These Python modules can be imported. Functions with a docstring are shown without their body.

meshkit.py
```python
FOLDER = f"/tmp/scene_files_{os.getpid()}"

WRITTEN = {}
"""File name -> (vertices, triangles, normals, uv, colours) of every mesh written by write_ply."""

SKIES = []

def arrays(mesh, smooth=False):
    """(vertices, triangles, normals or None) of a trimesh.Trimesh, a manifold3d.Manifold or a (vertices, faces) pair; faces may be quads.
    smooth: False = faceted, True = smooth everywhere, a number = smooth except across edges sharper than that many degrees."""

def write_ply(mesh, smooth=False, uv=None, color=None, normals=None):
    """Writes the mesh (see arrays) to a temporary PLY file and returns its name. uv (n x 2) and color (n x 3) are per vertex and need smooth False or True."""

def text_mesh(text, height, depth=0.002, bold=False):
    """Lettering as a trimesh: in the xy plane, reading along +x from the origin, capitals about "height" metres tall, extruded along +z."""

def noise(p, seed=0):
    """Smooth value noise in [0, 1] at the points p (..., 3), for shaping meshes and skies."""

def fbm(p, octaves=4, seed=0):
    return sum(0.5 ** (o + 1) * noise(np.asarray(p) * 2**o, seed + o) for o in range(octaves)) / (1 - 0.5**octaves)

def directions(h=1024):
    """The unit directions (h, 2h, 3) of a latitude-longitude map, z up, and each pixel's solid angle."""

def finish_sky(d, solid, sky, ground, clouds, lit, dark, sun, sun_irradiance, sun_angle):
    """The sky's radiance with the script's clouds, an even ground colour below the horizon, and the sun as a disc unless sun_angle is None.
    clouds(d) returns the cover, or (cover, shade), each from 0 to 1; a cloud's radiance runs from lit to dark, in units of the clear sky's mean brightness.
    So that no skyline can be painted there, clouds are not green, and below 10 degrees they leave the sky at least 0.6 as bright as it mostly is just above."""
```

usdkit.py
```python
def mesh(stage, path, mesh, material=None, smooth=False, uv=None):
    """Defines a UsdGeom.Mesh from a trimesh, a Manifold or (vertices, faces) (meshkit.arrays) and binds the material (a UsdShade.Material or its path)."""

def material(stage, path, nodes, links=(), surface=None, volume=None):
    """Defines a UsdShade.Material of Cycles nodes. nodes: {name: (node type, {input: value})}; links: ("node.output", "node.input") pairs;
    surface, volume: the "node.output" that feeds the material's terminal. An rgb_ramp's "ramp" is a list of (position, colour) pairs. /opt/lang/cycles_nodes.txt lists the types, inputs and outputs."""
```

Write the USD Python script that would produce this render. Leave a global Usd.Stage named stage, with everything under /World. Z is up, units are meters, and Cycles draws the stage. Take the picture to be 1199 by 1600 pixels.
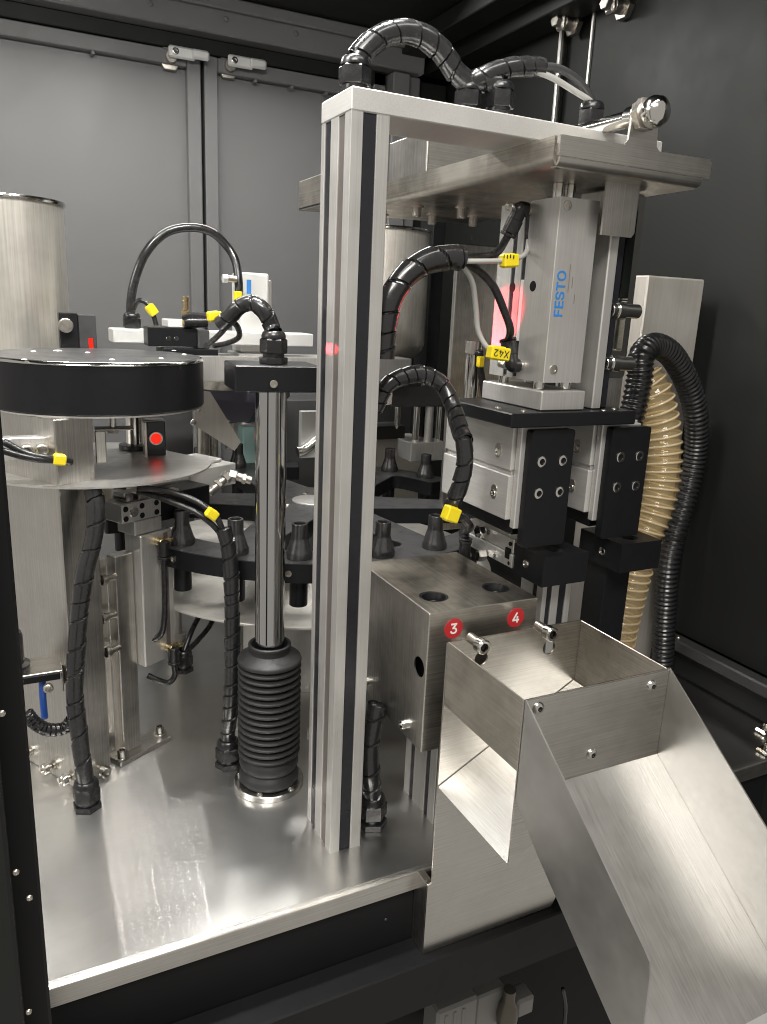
import math, random
import numpy as np, trimesh
import meshkit, usdkit
from pxr import Gf, Sdf, Usd, UsdGeom, UsdLux, UsdShade
from shapely.geometry import Polygon, Point, box as sbox
from shapely.ops import unary_union

random.seed(7); rng = np.random.default_rng(7)
stage = Usd.Stage.CreateInMemory()
UsdGeom.SetStageUpAxis(stage, 'Z'); UsdGeom.SetStageMetersPerUnit(stage, 1.0)
UsdGeom.Xform.Define(stage, '/World'); UsdGeom.Scope.Define(stage, '/World/Looks')

# ------------------------------------------------------------------ camera
CF = 1203.918                                   # focal length in pixels of the 1199 x 1600 photograph
CP = np.array([-0.31055, -0.71938, 0.63094])
CR = np.array([[0.897458, -0.438992, 0.043074], [-0.075077, -0.248247, -0.965783], [0.434664, 0.863516, -0.255750]])
cam = UsdGeom.Camera.Define(stage, '/World/camera')
M4 = np.eye(4); M4[0, :3] = CR[0]; M4[1, :3] = -CR[1]; M4[2, :3] = -CR[2]; M4[3, :3] = CP
cam.AddTransformOp().Set(Gf.Matrix4d(*M4.ravel().tolist()))
cam.CreateHorizontalApertureAttr(36.0); cam.CreateFocalLengthAttr(CF / 1199 * 36.0)
cam.CreateVerticalApertureAttr(48.0); cam.CreateFStopAttr(0.0); cam.CreateFocusDistanceAttr(1.0)
cam.CreateExposureAttr(0.0); cam.CreateClippingRangeAttr(Gf.Vec2f(0.02, 100))

# ------------------------------------------------------------------ lamps, all out of view
def place(x, loc, look=None):
    loc = np.array(loc, float)
    m = np.eye(4); m[3, :3] = loc
    if look is not None:
        z = loc - np.array(look, float); z /= np.linalg.norm(z)
        up = np.array((0, 0, 1.)) if abs(z[2]) < .95 else np.array((0, 1., 0))
        xx = np.cross(up, z); xx /= np.linalg.norm(xx); yy = np.cross(z, xx)
        m[0, :3], m[1, :3], m[2, :3] = xx, yy, z
    x.AddTransformOp().Set(Gf.Matrix4d(*m.ravel().tolist()))
def rect(name, loc, look, w, h, inten, col):
    l = UsdLux.RectLight.Define(stage, '/World/' + name); l.CreateWidthAttr(w); l.CreateHeightAttr(h)
    l.CreateIntensityAttr(inten); l.CreateColorAttr(Gf.Vec3f(*col)); place(l, loc, look); return l
dome = UsdLux.DomeLight.Define(stage, '/World/ambient_dome'); dome.CreateIntensityAttr(1.0)  # even ambient light standing for the unseen room around the machine
dm = usdkit.material(stage, '/World/Looks/room_ambient', {'b': ('background_shader', {'color': (1.0, .95, .87), 'strength': .42})}, [], surface='b.background')
UsdShade.MaterialBindingAPI.Apply(dome.GetPrim()).Bind(dm)
dome.GetPrim().SetCustomDataByKey('kind', 'structure')
rect('unseen_ceiling_lamp', (-.75, -1.3, 2.1), (-.05, .3, .3), 1.3, .5, 26, (1, .96, .9))  # out of view behind the camera, lights the faces turned forward
rect('unseen_cabinet_lamp', (-.43, .1, 1.255), (-.38, .2, .2), .24, .06, 150, (1, .985, .94))  # out of view at upper left, placed to light doors and left column
rect('unseen_front_lamp', (-.1, -.22, 1.25), (-.1, .25, .5), .9, .07, 12, (1, .985, .94))  # out of view above the front, lights crossbeam and rear doors
rect('unseen_rear_lamp', (.05, .86, 1.25), (.05, .45, .2), .9, .06, 50, (1, .985, .94))  # out of view above the rear, placed to light turret and back bar
rect('unseen_side_lamp', (-2.6, .1, 1.7), (-.2, .3, .3), 1.2, .6, 9, (1, .96, .88))  # out of view to the left, placed to light the left-facing sides

# ------------------------------------------------------------------ helpers
def at(u, v, x=None, y=None, z=None):           # the point where a sight line meets a plane at a known x, y or z
    d = CR.T @ np.array([(u - 599.5) / CF, (v - 800) / CF, 1.0])
    i, val = [(k, a) for k, a in enumerate((x, y, z)) if a is not None][0]
    return CP + d * (val - CP[i]) / d[i]
def V(*a): return np.array(a, float)
USED = {}
def numbered(path):
    n = USED.get(path, -1) + 1; USED[path] = n
    return path if n == 0 else f'{path}_{n:03d}'
class T:                                        # a thing or a part: its prim path and the world frame its meshes are stored in
    def __init__(s, path, inv): s.path, s.inv = path, inv
def custom(prim, label=None, cat=None, group=None, kind=None):
    for k, v in (('label', label), ('category', cat), ('group', group), ('kind', kind)):
        if v: prim.SetCustomDataByKey(k, v)
def thing(name, label, cat, loc=(0, 0, 0), group=None, kind=None):
    x = UsdGeom.Xform.Define(stage, numbered('/World/' + name)); x.AddTranslateOp().Set(Gf.Vec3d(*map(float, loc)))
    custom(x.GetPrim(), label, cat, group, kind)
    return T(str(x.GetPath()), np.array(loc, float))
def cat_(ms):
    return ms if not isinstance(ms, (list, tuple)) else trimesh.util.concatenate(list(ms))
def obj(name, mesh, mat, parent=None, smooth=35, label=None, cat=None, group=None, kind=None):
    mesh = cat_(mesh).copy()
    inv = parent.inv if parent else np.zeros(3)
    mesh.apply_translation(-inv)
    p = numbered((parent.path if parent else '/World') + '/' + name)
    m = usdkit.mesh(stage, p, mesh, LOOK[mat], smooth=smooth)
    custom(m.GetPrim(), label, cat, group, kind)
    return T(p, inv)
def dup(src, loc, label, rotz=0, scale=1.0):
    base = src.path.rsplit('/', 1)[1]
    x = UsdGeom.Xform.Define(stage, numbered('/World/' + base))
    p = x.GetPrim(); p.GetReferences().AddInternalReference(src.path); p.SetInstanceable(True)
    x.ClearXformOpOrder()
    x.AddTranslateOp().Set(Gf.Vec3d(*map(float, loc)))
    if rotz: x.AddRotateZOp().Set(float(rotz))
    if scale != 1: x.AddScaleOp().Set(Gf.Vec3f(scale, scale, scale))
    p.SetCustomDataByKey('label', label)
    return x

def hull(pts):
    return trimesh.convex.convex_hull(np.array(pts, float))
def rbox(lo, hi, b=.0012):
    lo, hi = np.minimum(lo, hi).astype(float), np.maximum(lo, hi).astype(float)
    b = min(b, .45 * (hi - lo).min()); pts = []
    for i in range(8):
        s = [(i >> k) & 1 for k in range(3)]
        c = [(hi if s[k] else lo)[k] for k in range(3)]
        for k in range(3):
            q = list(c)
            for j in range(3):
                if j != k: q[j] += -b if s[j] else b
            pts.append(q)
    return hull(pts)
def frame(e1, e2, o):                           # local (a, b, z) -> world
    m = np.eye(4); m[:2, 0] = e1; m[:2, 1] = e2; m[:3, 3] = o; return m
def rotz(m, deg, c):
    m = cat_(m).copy(); m.apply_transform(trimesh.transformations.rotation_matrix(math.radians(deg), (0, 0, 1), c)); return m
def basis(d):
    d = np.array(d, float); d /= np.linalg.norm(d)
    a = np.array((0, 0, 1.)) if abs(d[2]) < .9 else np.array((1., 0, 0))
    x = np.cross(a, d); x /= np.linalg.norm(x)
    return x, np.cross(d, x), d
def lathe(prof, base=(0, 0, 0), axis=(0, 0, 1), seg=32):     # prof: (radius, height) pairs along the axis
    x, y, d = basis(axis); base = np.array(base, float); n = len(prof)
    a = np.arange(seg) * 2 * np.pi / seg
    ring = np.cos(a)[:, None] * x + np.sin(a)[:, None] * y
    v = np.concatenate([base + d * h + ring * max(r, 1e-6) for r, h in prof]); f = []
    for i in range(n - 1):
        for j in range(seg):
            k = (j + 1) % seg; p, q, r, s = i*seg+j, i*seg+k, (i+1)*seg+k, (i+1)*seg+j
            f += [(p, q, r), (p, r, s)]
    m = trimesh.Trimesh(v, f, process=False)
    m.merge_vertices(); m.update_faces(m.nondegenerate_faces()); return m
def cyl(p0, p1, r, seg=24, r1=None, ch=.0006):
    p0, p1 = np.array(p0, float), np.array(p1, float); h = np.linalg.norm(p1 - p0); r1 = r if r1 is None else r1
    ch = min(ch, .3 * h, .3 * min(r, r1))
    return lathe([(0, 0), (r - ch, 0), (r, ch), (r1, h - ch), (r1 - ch, h), (0, h)], p0, p1 - p0, seg)
def pipe(p0, p1, r, ri, seg=32):
    p0, p1 = np.array(p0, float), np.array(p1, float); h = np.linalg.norm(p1 - p0)
    return lathe([(ri, 0), (r, 0), (r, h), (ri, h), (ri, 0)], p0, p1 - p0, seg)
def hexa(p, d, rad, h, ch=.08):                  # hexagonal nut
    return lathe([(0, 0), (rad*.93, 0), (rad, h*ch), (rad, h*(1-ch)), (rad*.9, h), (0, h)], p, d, 6)
def screw(p, d, r=.004, h=.005):                 # socket head: a recessed crown
    return lathe([(0, h*.25), (r*.55, h*.25), (r*.57, h*.97), (r*.85, h), (r, h*.85), (r, 0), (0, 0)], p, d, 16)
def button(p, d, r=.004, h=.003):
    return lathe([(0, h*.5), (r*.4, h*.5), (r*.42, h), (r*.7, h*.9), (r*.93, h*.5), (r, .0), (0, 0)], p, d, 18)
def extr(poly, h, m=None):                       # polygon in xy, up by h; m: transform
    ms = [trimesh.creation.extrude_polygon(g, h, engine='earcut') for g in getattr(poly, 'geoms', [poly])]
    e = trimesh.util.concatenate(ms)
    if m is not None: e.apply_transform(m)
    return e
def pl(o, ax, ay):                               # transform: xy plane spanned by ax, ay at o
    ax, ay = np.array(ax, float), np.array(ay, float); m = np.eye(4)
    m[:3, 0], m[:3, 1], m[:3, 2], m[:3, 3] = ax, ay, np.cross(ax, ay), o; return m
def sheet(quad, t, side=1):                      # a flat sheet metal panel of thickness t through a planar polygon
    q = np.array(quad, float); n = np.cross(q[1] - q[0], q[2] - q[0]); n /= np.linalg.norm(n)
    k = len(q); v = np.vstack([q, q + n * t * side])
    x = q[1] - q[0]; x /= np.linalg.norm(x); y = np.cross(n, x)
    P2 = np.c_[(q - q[0]) @ x, (q - q[0]) @ y]
    return extr(Polygon(P2), t, pl(q[0] + (0 if side > 0 else -1) * n * t, x, y))
def spline(pts, ds=.002):
    P = np.array(pts, float); P = np.vstack([2*P[0]-P[1], P, 2*P[-1]-P[-2]]); out = []
    for i in range(1, len(P) - 2):
        a, b, c, d = P[i-1:i+3]; n = max(2, int(np.linalg.norm(c - b) / ds))
        t = np.linspace(0, 1, n, endpoint=False)[:, None]
        out.append(.5*((2*b)+(-a+c)*t+(2*a-5*b+4*c-d)*t**2+(-a+3*b-3*c+d)*t**3))
    out.append(P[-2:-1]); C = np.vstack(out)
    s = np.r_[0, np.cumsum(np.linalg.norm(np.diff(C, axis=0), axis=1))]
    n = max(3, int(s[-1] / ds)); S = np.linspace(0, s[-1], n)
    return np.stack([np.interp(S, s, C[:, k]) for k in range(3)], 1), S
def sweep(pts, rfun, seg=14, ds=.002, caps=True):
    C, S = spline(pts, ds); n = len(C)
    Tn = np.gradient(C, axis=0); Tn /= np.linalg.norm(Tn, axis=1)[:, None]
    x, y, _ = basis(Tn[0]); fr = []
    for i in range(n):
        x = x - Tn[i] * (x @ Tn[i]); x /= np.linalg.norm(x); fr.append((x, np.cross(Tn[i], x)))
    a = np.arange(seg) * 2 * np.pi / seg
    X = np.array([f[0] for f in fr]); Y = np.array([f[1] for f in fr])
    SS, AA = np.meshgrid(S, a, indexing='ij'); R = rfun(SS, AA) if callable(rfun) else np.full(SS.shape, rfun)
    v = C[:, None] + R[..., None] * (np.cos(AA)[..., None] * X[:, None] + np.sin(AA)[..., None] * Y[:, None])
    v = v.reshape(-1, 3); i, j = np.meshgrid(np.arange(n-1), np.arange(seg), indexing='ij'); k = (j+1) % seg
    p, q, r, s = i*seg+j, i*seg+k, (i+1)*seg+k, (i+1)*seg+j
    f = np.concatenate([np.stack([p, q, r], -1).reshape(-1, 3), np.stack([p, r, s], -1).reshape(-1, 3)])
    if caps:
        v = np.vstack([v, C[:1], C[-1:]]); b = len(v) - 2; jj = np.arange(seg); kk = (jj+1) % seg
        f = np.vstack([f, np.stack([np.full(seg, b), kk, jj], 1), np.stack([np.full(seg, b+1), (n-1)*seg+jj, (n-1)*seg+kk], 1)])
    return trimesh.Trimesh(v, f, process=False)
def wrapfun(r, pitch, gap=.1, seed=0):           # spiral wrapping band: overlapping turns with a thin gap
    def fn(S, A):
        w = .2*np.sin(S*47+seed)+.12*np.sin(S*91+seed*2)+.06*np.sin(S*190+seed*3)
        t = (S / pitch + w - A / (2*np.pi)) % 1.0
        return np.where(t < gap, r*.8, r*(.97 + .09*(t-gap))*(1+.03*np.sin(S*70+seed)))
    return fn
def path(*p):                                    # (u, v, depth y) -> points
    return [at(u, v, y=y) for u, v, y in p]
def word(text, h, o, ax, ay, depth=.0006, bold=False, center=True):
    m = meshkit.text_mesh(text, h, depth, bold)
    if center:
        b = m.bounds; m.apply_translation((-(b[0][0]+b[1][0])/2, -(b[0][1]+b[1][1])/2, 0))
    m.apply_transform(pl(o, ax, ay)); return m

# ------------------------------------------------------------------ materials
LOOK = {}
def plain(name, col, rough=.5, metal=0., noise=0., nscale=40, bump=0., coat=0., spec=.5, **kw):
    n = {'g': ('texture_coordinate', {}), 'n': ('noise_texture', {'scale': nscale, 'detail': 4, 'roughness': .6}),
         'r': ('map_range', {'from_min': .3, 'from_max': .7, 'to_min': max(.02, rough-noise), 'to_max': rough+noise, 'clamp': True}),
         'p': ('principled_bsdf', {'base_color': col, 'metallic': metal, 'coat_weight': coat, 'specular_ior_level': spec, **kw})}
    l = [('g.object', 'n.vector'), ('n.fac', 'r.value'), ('r.result', 'p.roughness')]
    if bump:
        n['n2'] = ('noise_texture', {'scale': 900, 'detail': 2}); n['b'] = ('bump', {'strength': bump, 'distance': .0004})
        l += [('g.object', 'n2.vector'), ('n2.fac', 'b.height'), ('b.normal', 'p.normal')]
    LOOK[name] = usdkit.material(stage, '/World/Looks/' + name, n, l, surface='p.BSDF')
def brushed(name, col, col2, rough, scale, bump=.12, blotch=.1, metal=1.0):
    n = {'g': ('geometry', {}), 'm': ('mapping', {'scale': scale}),
         'n': ('noise_texture', {'scale': 1.0, 'detail': 3, 'roughness': .65}),
         'k': ('noise_texture', {'scale': 9.0, 'detail': 4, 'roughness': .6}),
         'cr': ('rgb_ramp', {'ramp': [(.3, col2), (.62, col)]}),
         'r': ('map_range', {'from_min': .3, 'from_max': .7, 'to_min': max(.03, rough-blotch), 'to_max': rough+blotch, 'clamp': True}),
         'a': ('math', {'math_type': 'multiply_add', 'value2': .12}),
         'b': ('bump', {'strength': bump, 'distance': .0003}),
         'gr': ('map_range', {'from_min': .3, 'from_max': .7, 'to_min': .91, 'to_max': 1.05, 'clamp': True}), 'vm': ('vector_math', {'math_type': 'scale'}),
         'p': ('principled_bsdf', {'metallic': metal})}
    l = [('g.position', 'm.vector'), ('m.vector', 'n.vector'), ('g.position', 'k.vector'), ('k.fac', 'cr.fac'), ('n.fac', 'gr.value'), ('cr.color', 'vm.vector1'), ('gr.result', 'vm.scale'), ('vm.vector', 'p.base_color'),
         ('k.fac', 'r.value'), ('n.fac', 'a.value1'), ('r.result', 'a.value3'), ('a.value', 'p.roughness'), ('n.fac', 'b.height'), ('b.normal', 'p.normal')]
    LOOK[name] = usdkit.material(stage, '/World/Looks/' + name, n, l, surface='p.BSDF')
brushed('steel_vertical', (.63, .61, .575), (.56, .54, .505), .25, (700, 700, 9), bump=.2, blotch=.06)
brushed('steel_along', (.63, .61, .575), (.56, .54, .505), .25, (9, 700, 700), bump=.2, blotch=.06)
brushed('steel_deep', (.62, .58, .52), (.5, .465, .41), .26, (700, 9, 700))
brushed('steel_plate', (.66, .65, .63), (.56, .55, .53), .17, (7, 500, 500), bump=.2, blotch=.06)
brushed('steel_slope', (.57, .562, .545), (.50, .49, .47), .33, (420, 22, 30), bump=.55, blotch=.06)
brushed('shelf_steel', (.72, .71, .69), (.66, .65, .62), .3, (9, 500, 500), bump=.1, blotch=.05, metal=.85)
brushed('dull_steel', (.6, .575, .53), (.54, .51, .46), .46, (500, 500, 9), bump=.1, blotch=.06, metal=.65)
brushed('can_steel', (.72, .69, .63), (.64, .61, .55), .3, (300, 300, 6), bump=.06, blotch=.04, metal=.75)
brushed('aluminium', (.64, .63, .61), (.56, .55, .53), .34, (500, 500, 8), bump=.08, blotch=.06, metal=.72)
brushed('aluminium_deep', (.66, .65, .63), (.6, .59, .57), .36, (600, 20, 600), bump=.05, blotch=.05, metal=.55)
def plate_steel(name, fine, wide, fac):           # brush lines along x: the shine is narrow in x and long in y
    n = {'g': ('geometry', {}), 'm2': ('mapping', {'scale': (11, 700, 1)}), 'm3': ('mapping', {'scale': (14, 240, 1), 'rotation': (0, 0, .1)}),
         'n2': ('noise_texture', {'scale': 1.0, 'detail': 3, 'roughness': .7}), 'sc': ('noise_texture', {'scale': 1.0, 'detail': 2, 'roughness': .7}),
         'k': ('noise_texture', {'scale': 7.0, 'detail': 5, 'roughness': .62, 'distortion': .8}),
         'cr': ('rgb_ramp', {'ramp': [(.3, (.68, .67, .655)), (.65, (.8, .795, .78))]}), 'fr': ('map_range', {'from_min': .25, 'from_max': .75, 'to_min': fac*.88, 'to_max': fac*1.12, 'clamp': True}),
         'kc': ('math', {'math_type': 'multiply_add', 'value2': .0006, 'value3': -.0003}), 'c': ('combine_xyz', {'z': 0.0, 'x': 0.0}),
         'ad': ('vector_math', {'math_type': 'add'}), 'no': ('vector_math', {'math_type': 'normalize'}),
         'p': ('glossy_bsdf', {'distribution': 'ggx', 'roughness': fine[0], 'anisotropy': fine[1]}),
         'q': ('glossy_bsdf', {'distribution': 'ggx', 'roughness': wide[0], 'anisotropy': wide[1]}), 'mx': ('mix_closure', {}), 'tx': ('combine_xyz', {'x': 1.0, 'y': 0.0, 'z': 0.0})}
    l = [('g.position', 'm2.vector'), ('g.position', 'm3.vector'), ('m2.vector', 'n2.vector'), ('m3.vector', 'sc.vector'), ('g.position', 'k.vector'),
         ('k.fac', 'cr.fac'), ('cr.color', 'p.color'), ('cr.color', 'q.color'), ('sc.fac', 'fr.value'), ('fr.result', 'mx.fac'), ('n2.fac', 'kc.value1'), ('kc.value', 'c.y'),
         ('c.vector', 'ad.vector1'), ('g.normal', 'ad.vector2'), ('ad.vector', 'no.vector1'), ('no.vector', 'p.normal'), ('no.vector', 'q.normal'), ('q.BSDF', 'mx.closure1'), ('p.BSDF', 'mx.closure2'), ('tx.vector', 'p.tangent'), ('tx.vector', 'q.tangent')]
    LOOK[name] = usdkit.material(stage, '/World/Looks/' + name, n, l, surface='mx.closure')
plate_steel('floor_steel', (.195, .929), (.295, .22), .11)
plain('white_metal', (.78, .78, .76), .4, .3)
plain('chrome', (.72, .71, .68), .12, 1., .04)
plain('shaft_chrome', (.55, .55, .56), .07, 1., .02)
plain('dull_nickel', (.55, .52, .47), .3, 1., .06)
plain('brass', (.62, .5, .28), .25, 1., .06)
plain('black_anodised', (.008, .008, .0095), .38, 0, .05, bump=.04, spec=.3)
plain('grey_anodised', (.085, .085, .088), .34, .5, .06)
plain('black_paint', (.010, .010, .011), .5, 0, .07, nscale=6, bump=.05, spec=.22)
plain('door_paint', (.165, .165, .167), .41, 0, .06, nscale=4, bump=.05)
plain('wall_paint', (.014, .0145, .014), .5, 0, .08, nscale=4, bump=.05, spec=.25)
plain('dark_recess', (.005, .005, .006), .6, spec=.2)  # near-black that puts the shade of holes, sockets and gaps into colour
plain('slot_cover', (.012, .012, .016), .3, 0, .05)
plain('slot_grey', (.17, .15, .14), .35, .5, .04)
plain('black_plastic', (.011, .011, .012), .27, 0, .08, nscale=120, spec=.6)
plain('wrap_plastic', (.017, .017, .018), .23, 0, .1, nscale=90, coat=.3, spec=.55)
plain('rubber', (.018, .018, .019), .52, 0, .06)
plain('grey_cable', (.45, .45, .43), .45)
plain('yellow_tag', (.85, .68, .015), .4)
plain('ink', (.02, .02, .02), .5)
plain('red_sticker', (.5, .025, .03), .4)
plain('white_ink', (.85, .83, .8), .5)
plain('blue_ink', (.03, .2, .55), .5)
plain('blue_tube', (.02, .09, .4), .35)
plain('teal_plastic', (.6, .92, .89), .5)
plain('violet_plastic', (.06, .055, .085), .4)
plain('housing_grey', (.07, .07, .072), .42, 0, .06)
plain('shaded_plastic', (.2, .195, .19), .5)  # white plastic darkened for the shade under the front beam
plain('pale_disc', (.62, .6, .56), .35, .3, .06)
plain('cup_metal', (.13, .13, .133), .24, .85, .06)
plain('white_plastic', (.6, .58, .56), .45)
plain('dark_glass', (.02, .025, .025), .08, 0, .02)
plain('bronze', (.12, .11, .09), .35, .6)
def emit(name, col, s):
    LOOK[name] = usdkit.material(stage, '/World/Looks/' + name, {'e': ('emission', {'color': col, 'strength': s})}, [], surface='e.emission')
emit('red_lamp', (1, .02, .01), 1.6)
emit('led_chip', (1, .985, .94), 640.0)
LOOK['clear_hose'] = usdkit.material(stage, '/World/Looks/clear_hose', {
    't': ('transparent_bsdf', {'color': (1.0, .93, .76)}), 'p': ('principled_bsdf', {'base_color': (.62, .49, .29), 'roughness': .1, 'coat_weight': 1.0, 'specular_ior_level': 1.0}),
    'm': ('mix_closure', {'fac': .24})}, [('t.BSDF', 'm.closure1'), ('p.BSDF', 'm.closure2')], surface='m.closure')
LOOK['clear_rib'] = usdkit.material(stage, '/World/Looks/clear_rib', {
    't': ('transparent_bsdf', {'color': (1.0, .93, .78)}), 'p': ('principled_bsdf', {'base_color': (.8, .68, .46), 'roughness': .1, 'coat_weight': 1.0}),
    'm': ('mix_closure', {'fac': .62})}, [('t.BSDF', 'm.closure1'), ('p.BSDF', 'm.closure2')], surface='m.closure')

# ------------------------------------------------------------------ the setting: machine plate, cabinet walls, ceiling
XR, YB = .78, 1.2                                # inner faces of the right wall and of the rear doors
t = thing('floor', 'brushed steel machine base plate with a rolled front edge', 'floor', kind='structure')
obj('plate', rbox((-.345, -.0605, -.014), (XR - .012, YB - .05, 0), .001), 'floor_steel', t, smooth=False)
lip = Polygon([(-.06, 0), (-.0635, -.0005), (-.0665, -.002), (-.068, -.005), (-.068, -.023), (-.0655, -.023), (-.0655, -.012), (-.06, -.0135)])
obj('front_lip', extr(lip, XR - .012 + .345, pl((-.345, 0, 0), (0, 1, 0), (0, 0, 1))), 'steel_along', t, smooth=40)
E1 = V(.866, .5, 0)

t = thing('ceiling', 'black cabinet ceiling with folded cross beams', 'ceiling', kind='structure')
obj('panel', rbox((-.75, -.3, 1.262), (XR + .1, YB + .05, 1.28)), 'wall_paint', t)
for k, (x0, x1, zz) in enumerate(((XR - .075, XR - .004, 1.20), (XR - .16, XR - .095, 1.225))):
    obj('beam', rbox((x0, .1, zz), (x1, YB - .01, 1.261), .002), 'wall_paint', t)

s = thing('unseen_led_strip', 'unseen slim strip of twelve bright lamps under the cabinet ceiling, lighting the base plate', 'lamp', (-.02, .08, 1.25))  # out of view, placed to throw streaks of light on the base plate
obj('housing', rbox((-.2, .055, 1.25), (.16, .105, 1.2615)), 'aluminium', s)
for k in range(12):
    obj('led', rbox((-.149 + .0223*k, .058, 1.247), (-.141 + .0223*k, .102, 1.2498), .0005), 'led_chip', s)

# rear doors: folded panels with a recessed inner face
def rear_door(x0, x1, label, lx):
    d = thing('cabinet_door', label, 'door', ((x0 + x1) / 2, YB, -.05), 'rear doors of the cabinet')
    z0, z1, w = -.05, 1.155, .03
    obj('panel', rbox((x0 + w - .002, YB, z0), (x1 - w + .002, YB + .012, z1 - w)), 'door_paint', d)
    for a, b in (((x0, YB - .022, z0), (x0 + w, YB + .02, z1)), ((x1 - w, YB - .022, z0), (x1, YB + .02, z1)), ((x0 + w + .0005, YB - .022, z1 - w), (x1 - w - .0005, YB + .02, z1))):
        obj('stile', rbox(a, b, .002), 'door_paint', d)
    for k in range(3):
        xx = x0 + w + (x1 - x0 - 2*w) * (.25 + .25*k)
        obj('rivet', cyl((xx, YB - .002, z1 - w - .004), (xx, YB - .024, z1 - w - .004), .004, 10), 'door_paint', d)
    lz = at(*lx, y=YB - .03)[2]; lxx = at(*lx, y=YB - .03)[0]
    l = obj('latch', [hexa((lxx, YB, lz), (0, -1, 0), .026, .016), cyl((lxx, YB - .016, lz), (lxx, YB - .034, lz), .012)], 'dull_nickel', d)
    obj('cam_arm', [rbox((lxx - .008, YB - .044, lz - .004), (lxx + .050, YB - .036, lz + .020), .004), rbox((lxx + .040, YB - .054, lz - .002), (lxx + .078, YB - .0445, lz + .018), .004)], 'white_metal', l)
    obj('latch_screw', screw((lxx + .006, YB - .044, lz + .008), (0, -1, 0), .007, .004), 'chrome', l)
    return d
rear_door(-.70, .142, 'large grey rear door left of the seam, latch near its top right corner', (268, 88))
rear_door(.150, .560, 'narrower grey rear door right of the seam, latch near its top left corner', (360, 102))
t = thing('door_header', 'grey header rail with small rivets above the rear doors', 'rail', (.0, YB, 1.2))
obj('rail', rbox((-.75, YB - .06, 1.19), (.685, YB + .03, 1.261), .003), 'door_paint', t)
obj('rail_flange', rbox((-.75, YB - .075, 1.236), (.70, YB - .0605, 1.2605), .003), 'door_paint', t)
obj('under_rail_strip', rbox((-.75, YB - .02, 1.158), (.60, YB + .02, 1.1895), .002), 'wall_paint', t)  # dark strip between the door tops and the rail
for k in range(7):
    obj('rivet', button((-.45 + .16*k, YB - .0605, 1.222), (0, -1, 0), .006, .004), 'door_paint', t)
t = thing('corner_post', 'stepped grey post standing in the rear corner right of the doors', 'post', (.62, YB, 0))
for x0, x1, yy in ((.566, .600, 0), (.606, .652, -.03), (.658, .690, -.012), (.694, XR - .001, .01)):
    obj('fold', rbox((x0, YB - .02 + yy, -.05), (x1, YB + .03, 1.189), .003), 'door_paint' if x0 < .69 else 'wall_paint', t)
obj('back_wall', rbox((-.8, YB + .032, -.1), (XR + .08, YB + .045, 1.27)), 'dark_recess', kind='structure')

# right wall: two black doors with a lit gap (bright strips stand for its light), a rail and a lower panel
def side_latch(u, v, d, flip):
    p = at(u, v, x=XR - .03)
    l = obj('latch', [hexa((XR - .002, p[1], p[2]), (-1, 0, 0), .022, .014), cyl((XR - .016, p[1], p[2]), (XR - .036, p[1], p[2]), .013)], 'dull_nickel', d)
    obj('cam_arm', [rbox((XR - .046, p[1] - .012, p[2] - .016), (XR - .036, p[1] + .012, p[2] + .06*flip), .004), hexa((XR - .046, p[1], p[2]), (-1, 0, 0), .012, .012)], 'dull_nickel', l)
ys0 = at(872, 185, x=XR)[1]; ys1 = at(925, 60, x=XR)[1]
d = thing('side_door', 'black side door right of the bright gap, filling the right of the picture', 'door', (XR, .1, 0), 'side doors of the cabinet')
obj('panel', rbox((XR, -.5, .075), (XR + .012, ys1 - .004, 1.261), .002), 'wall_paint', d)
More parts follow.
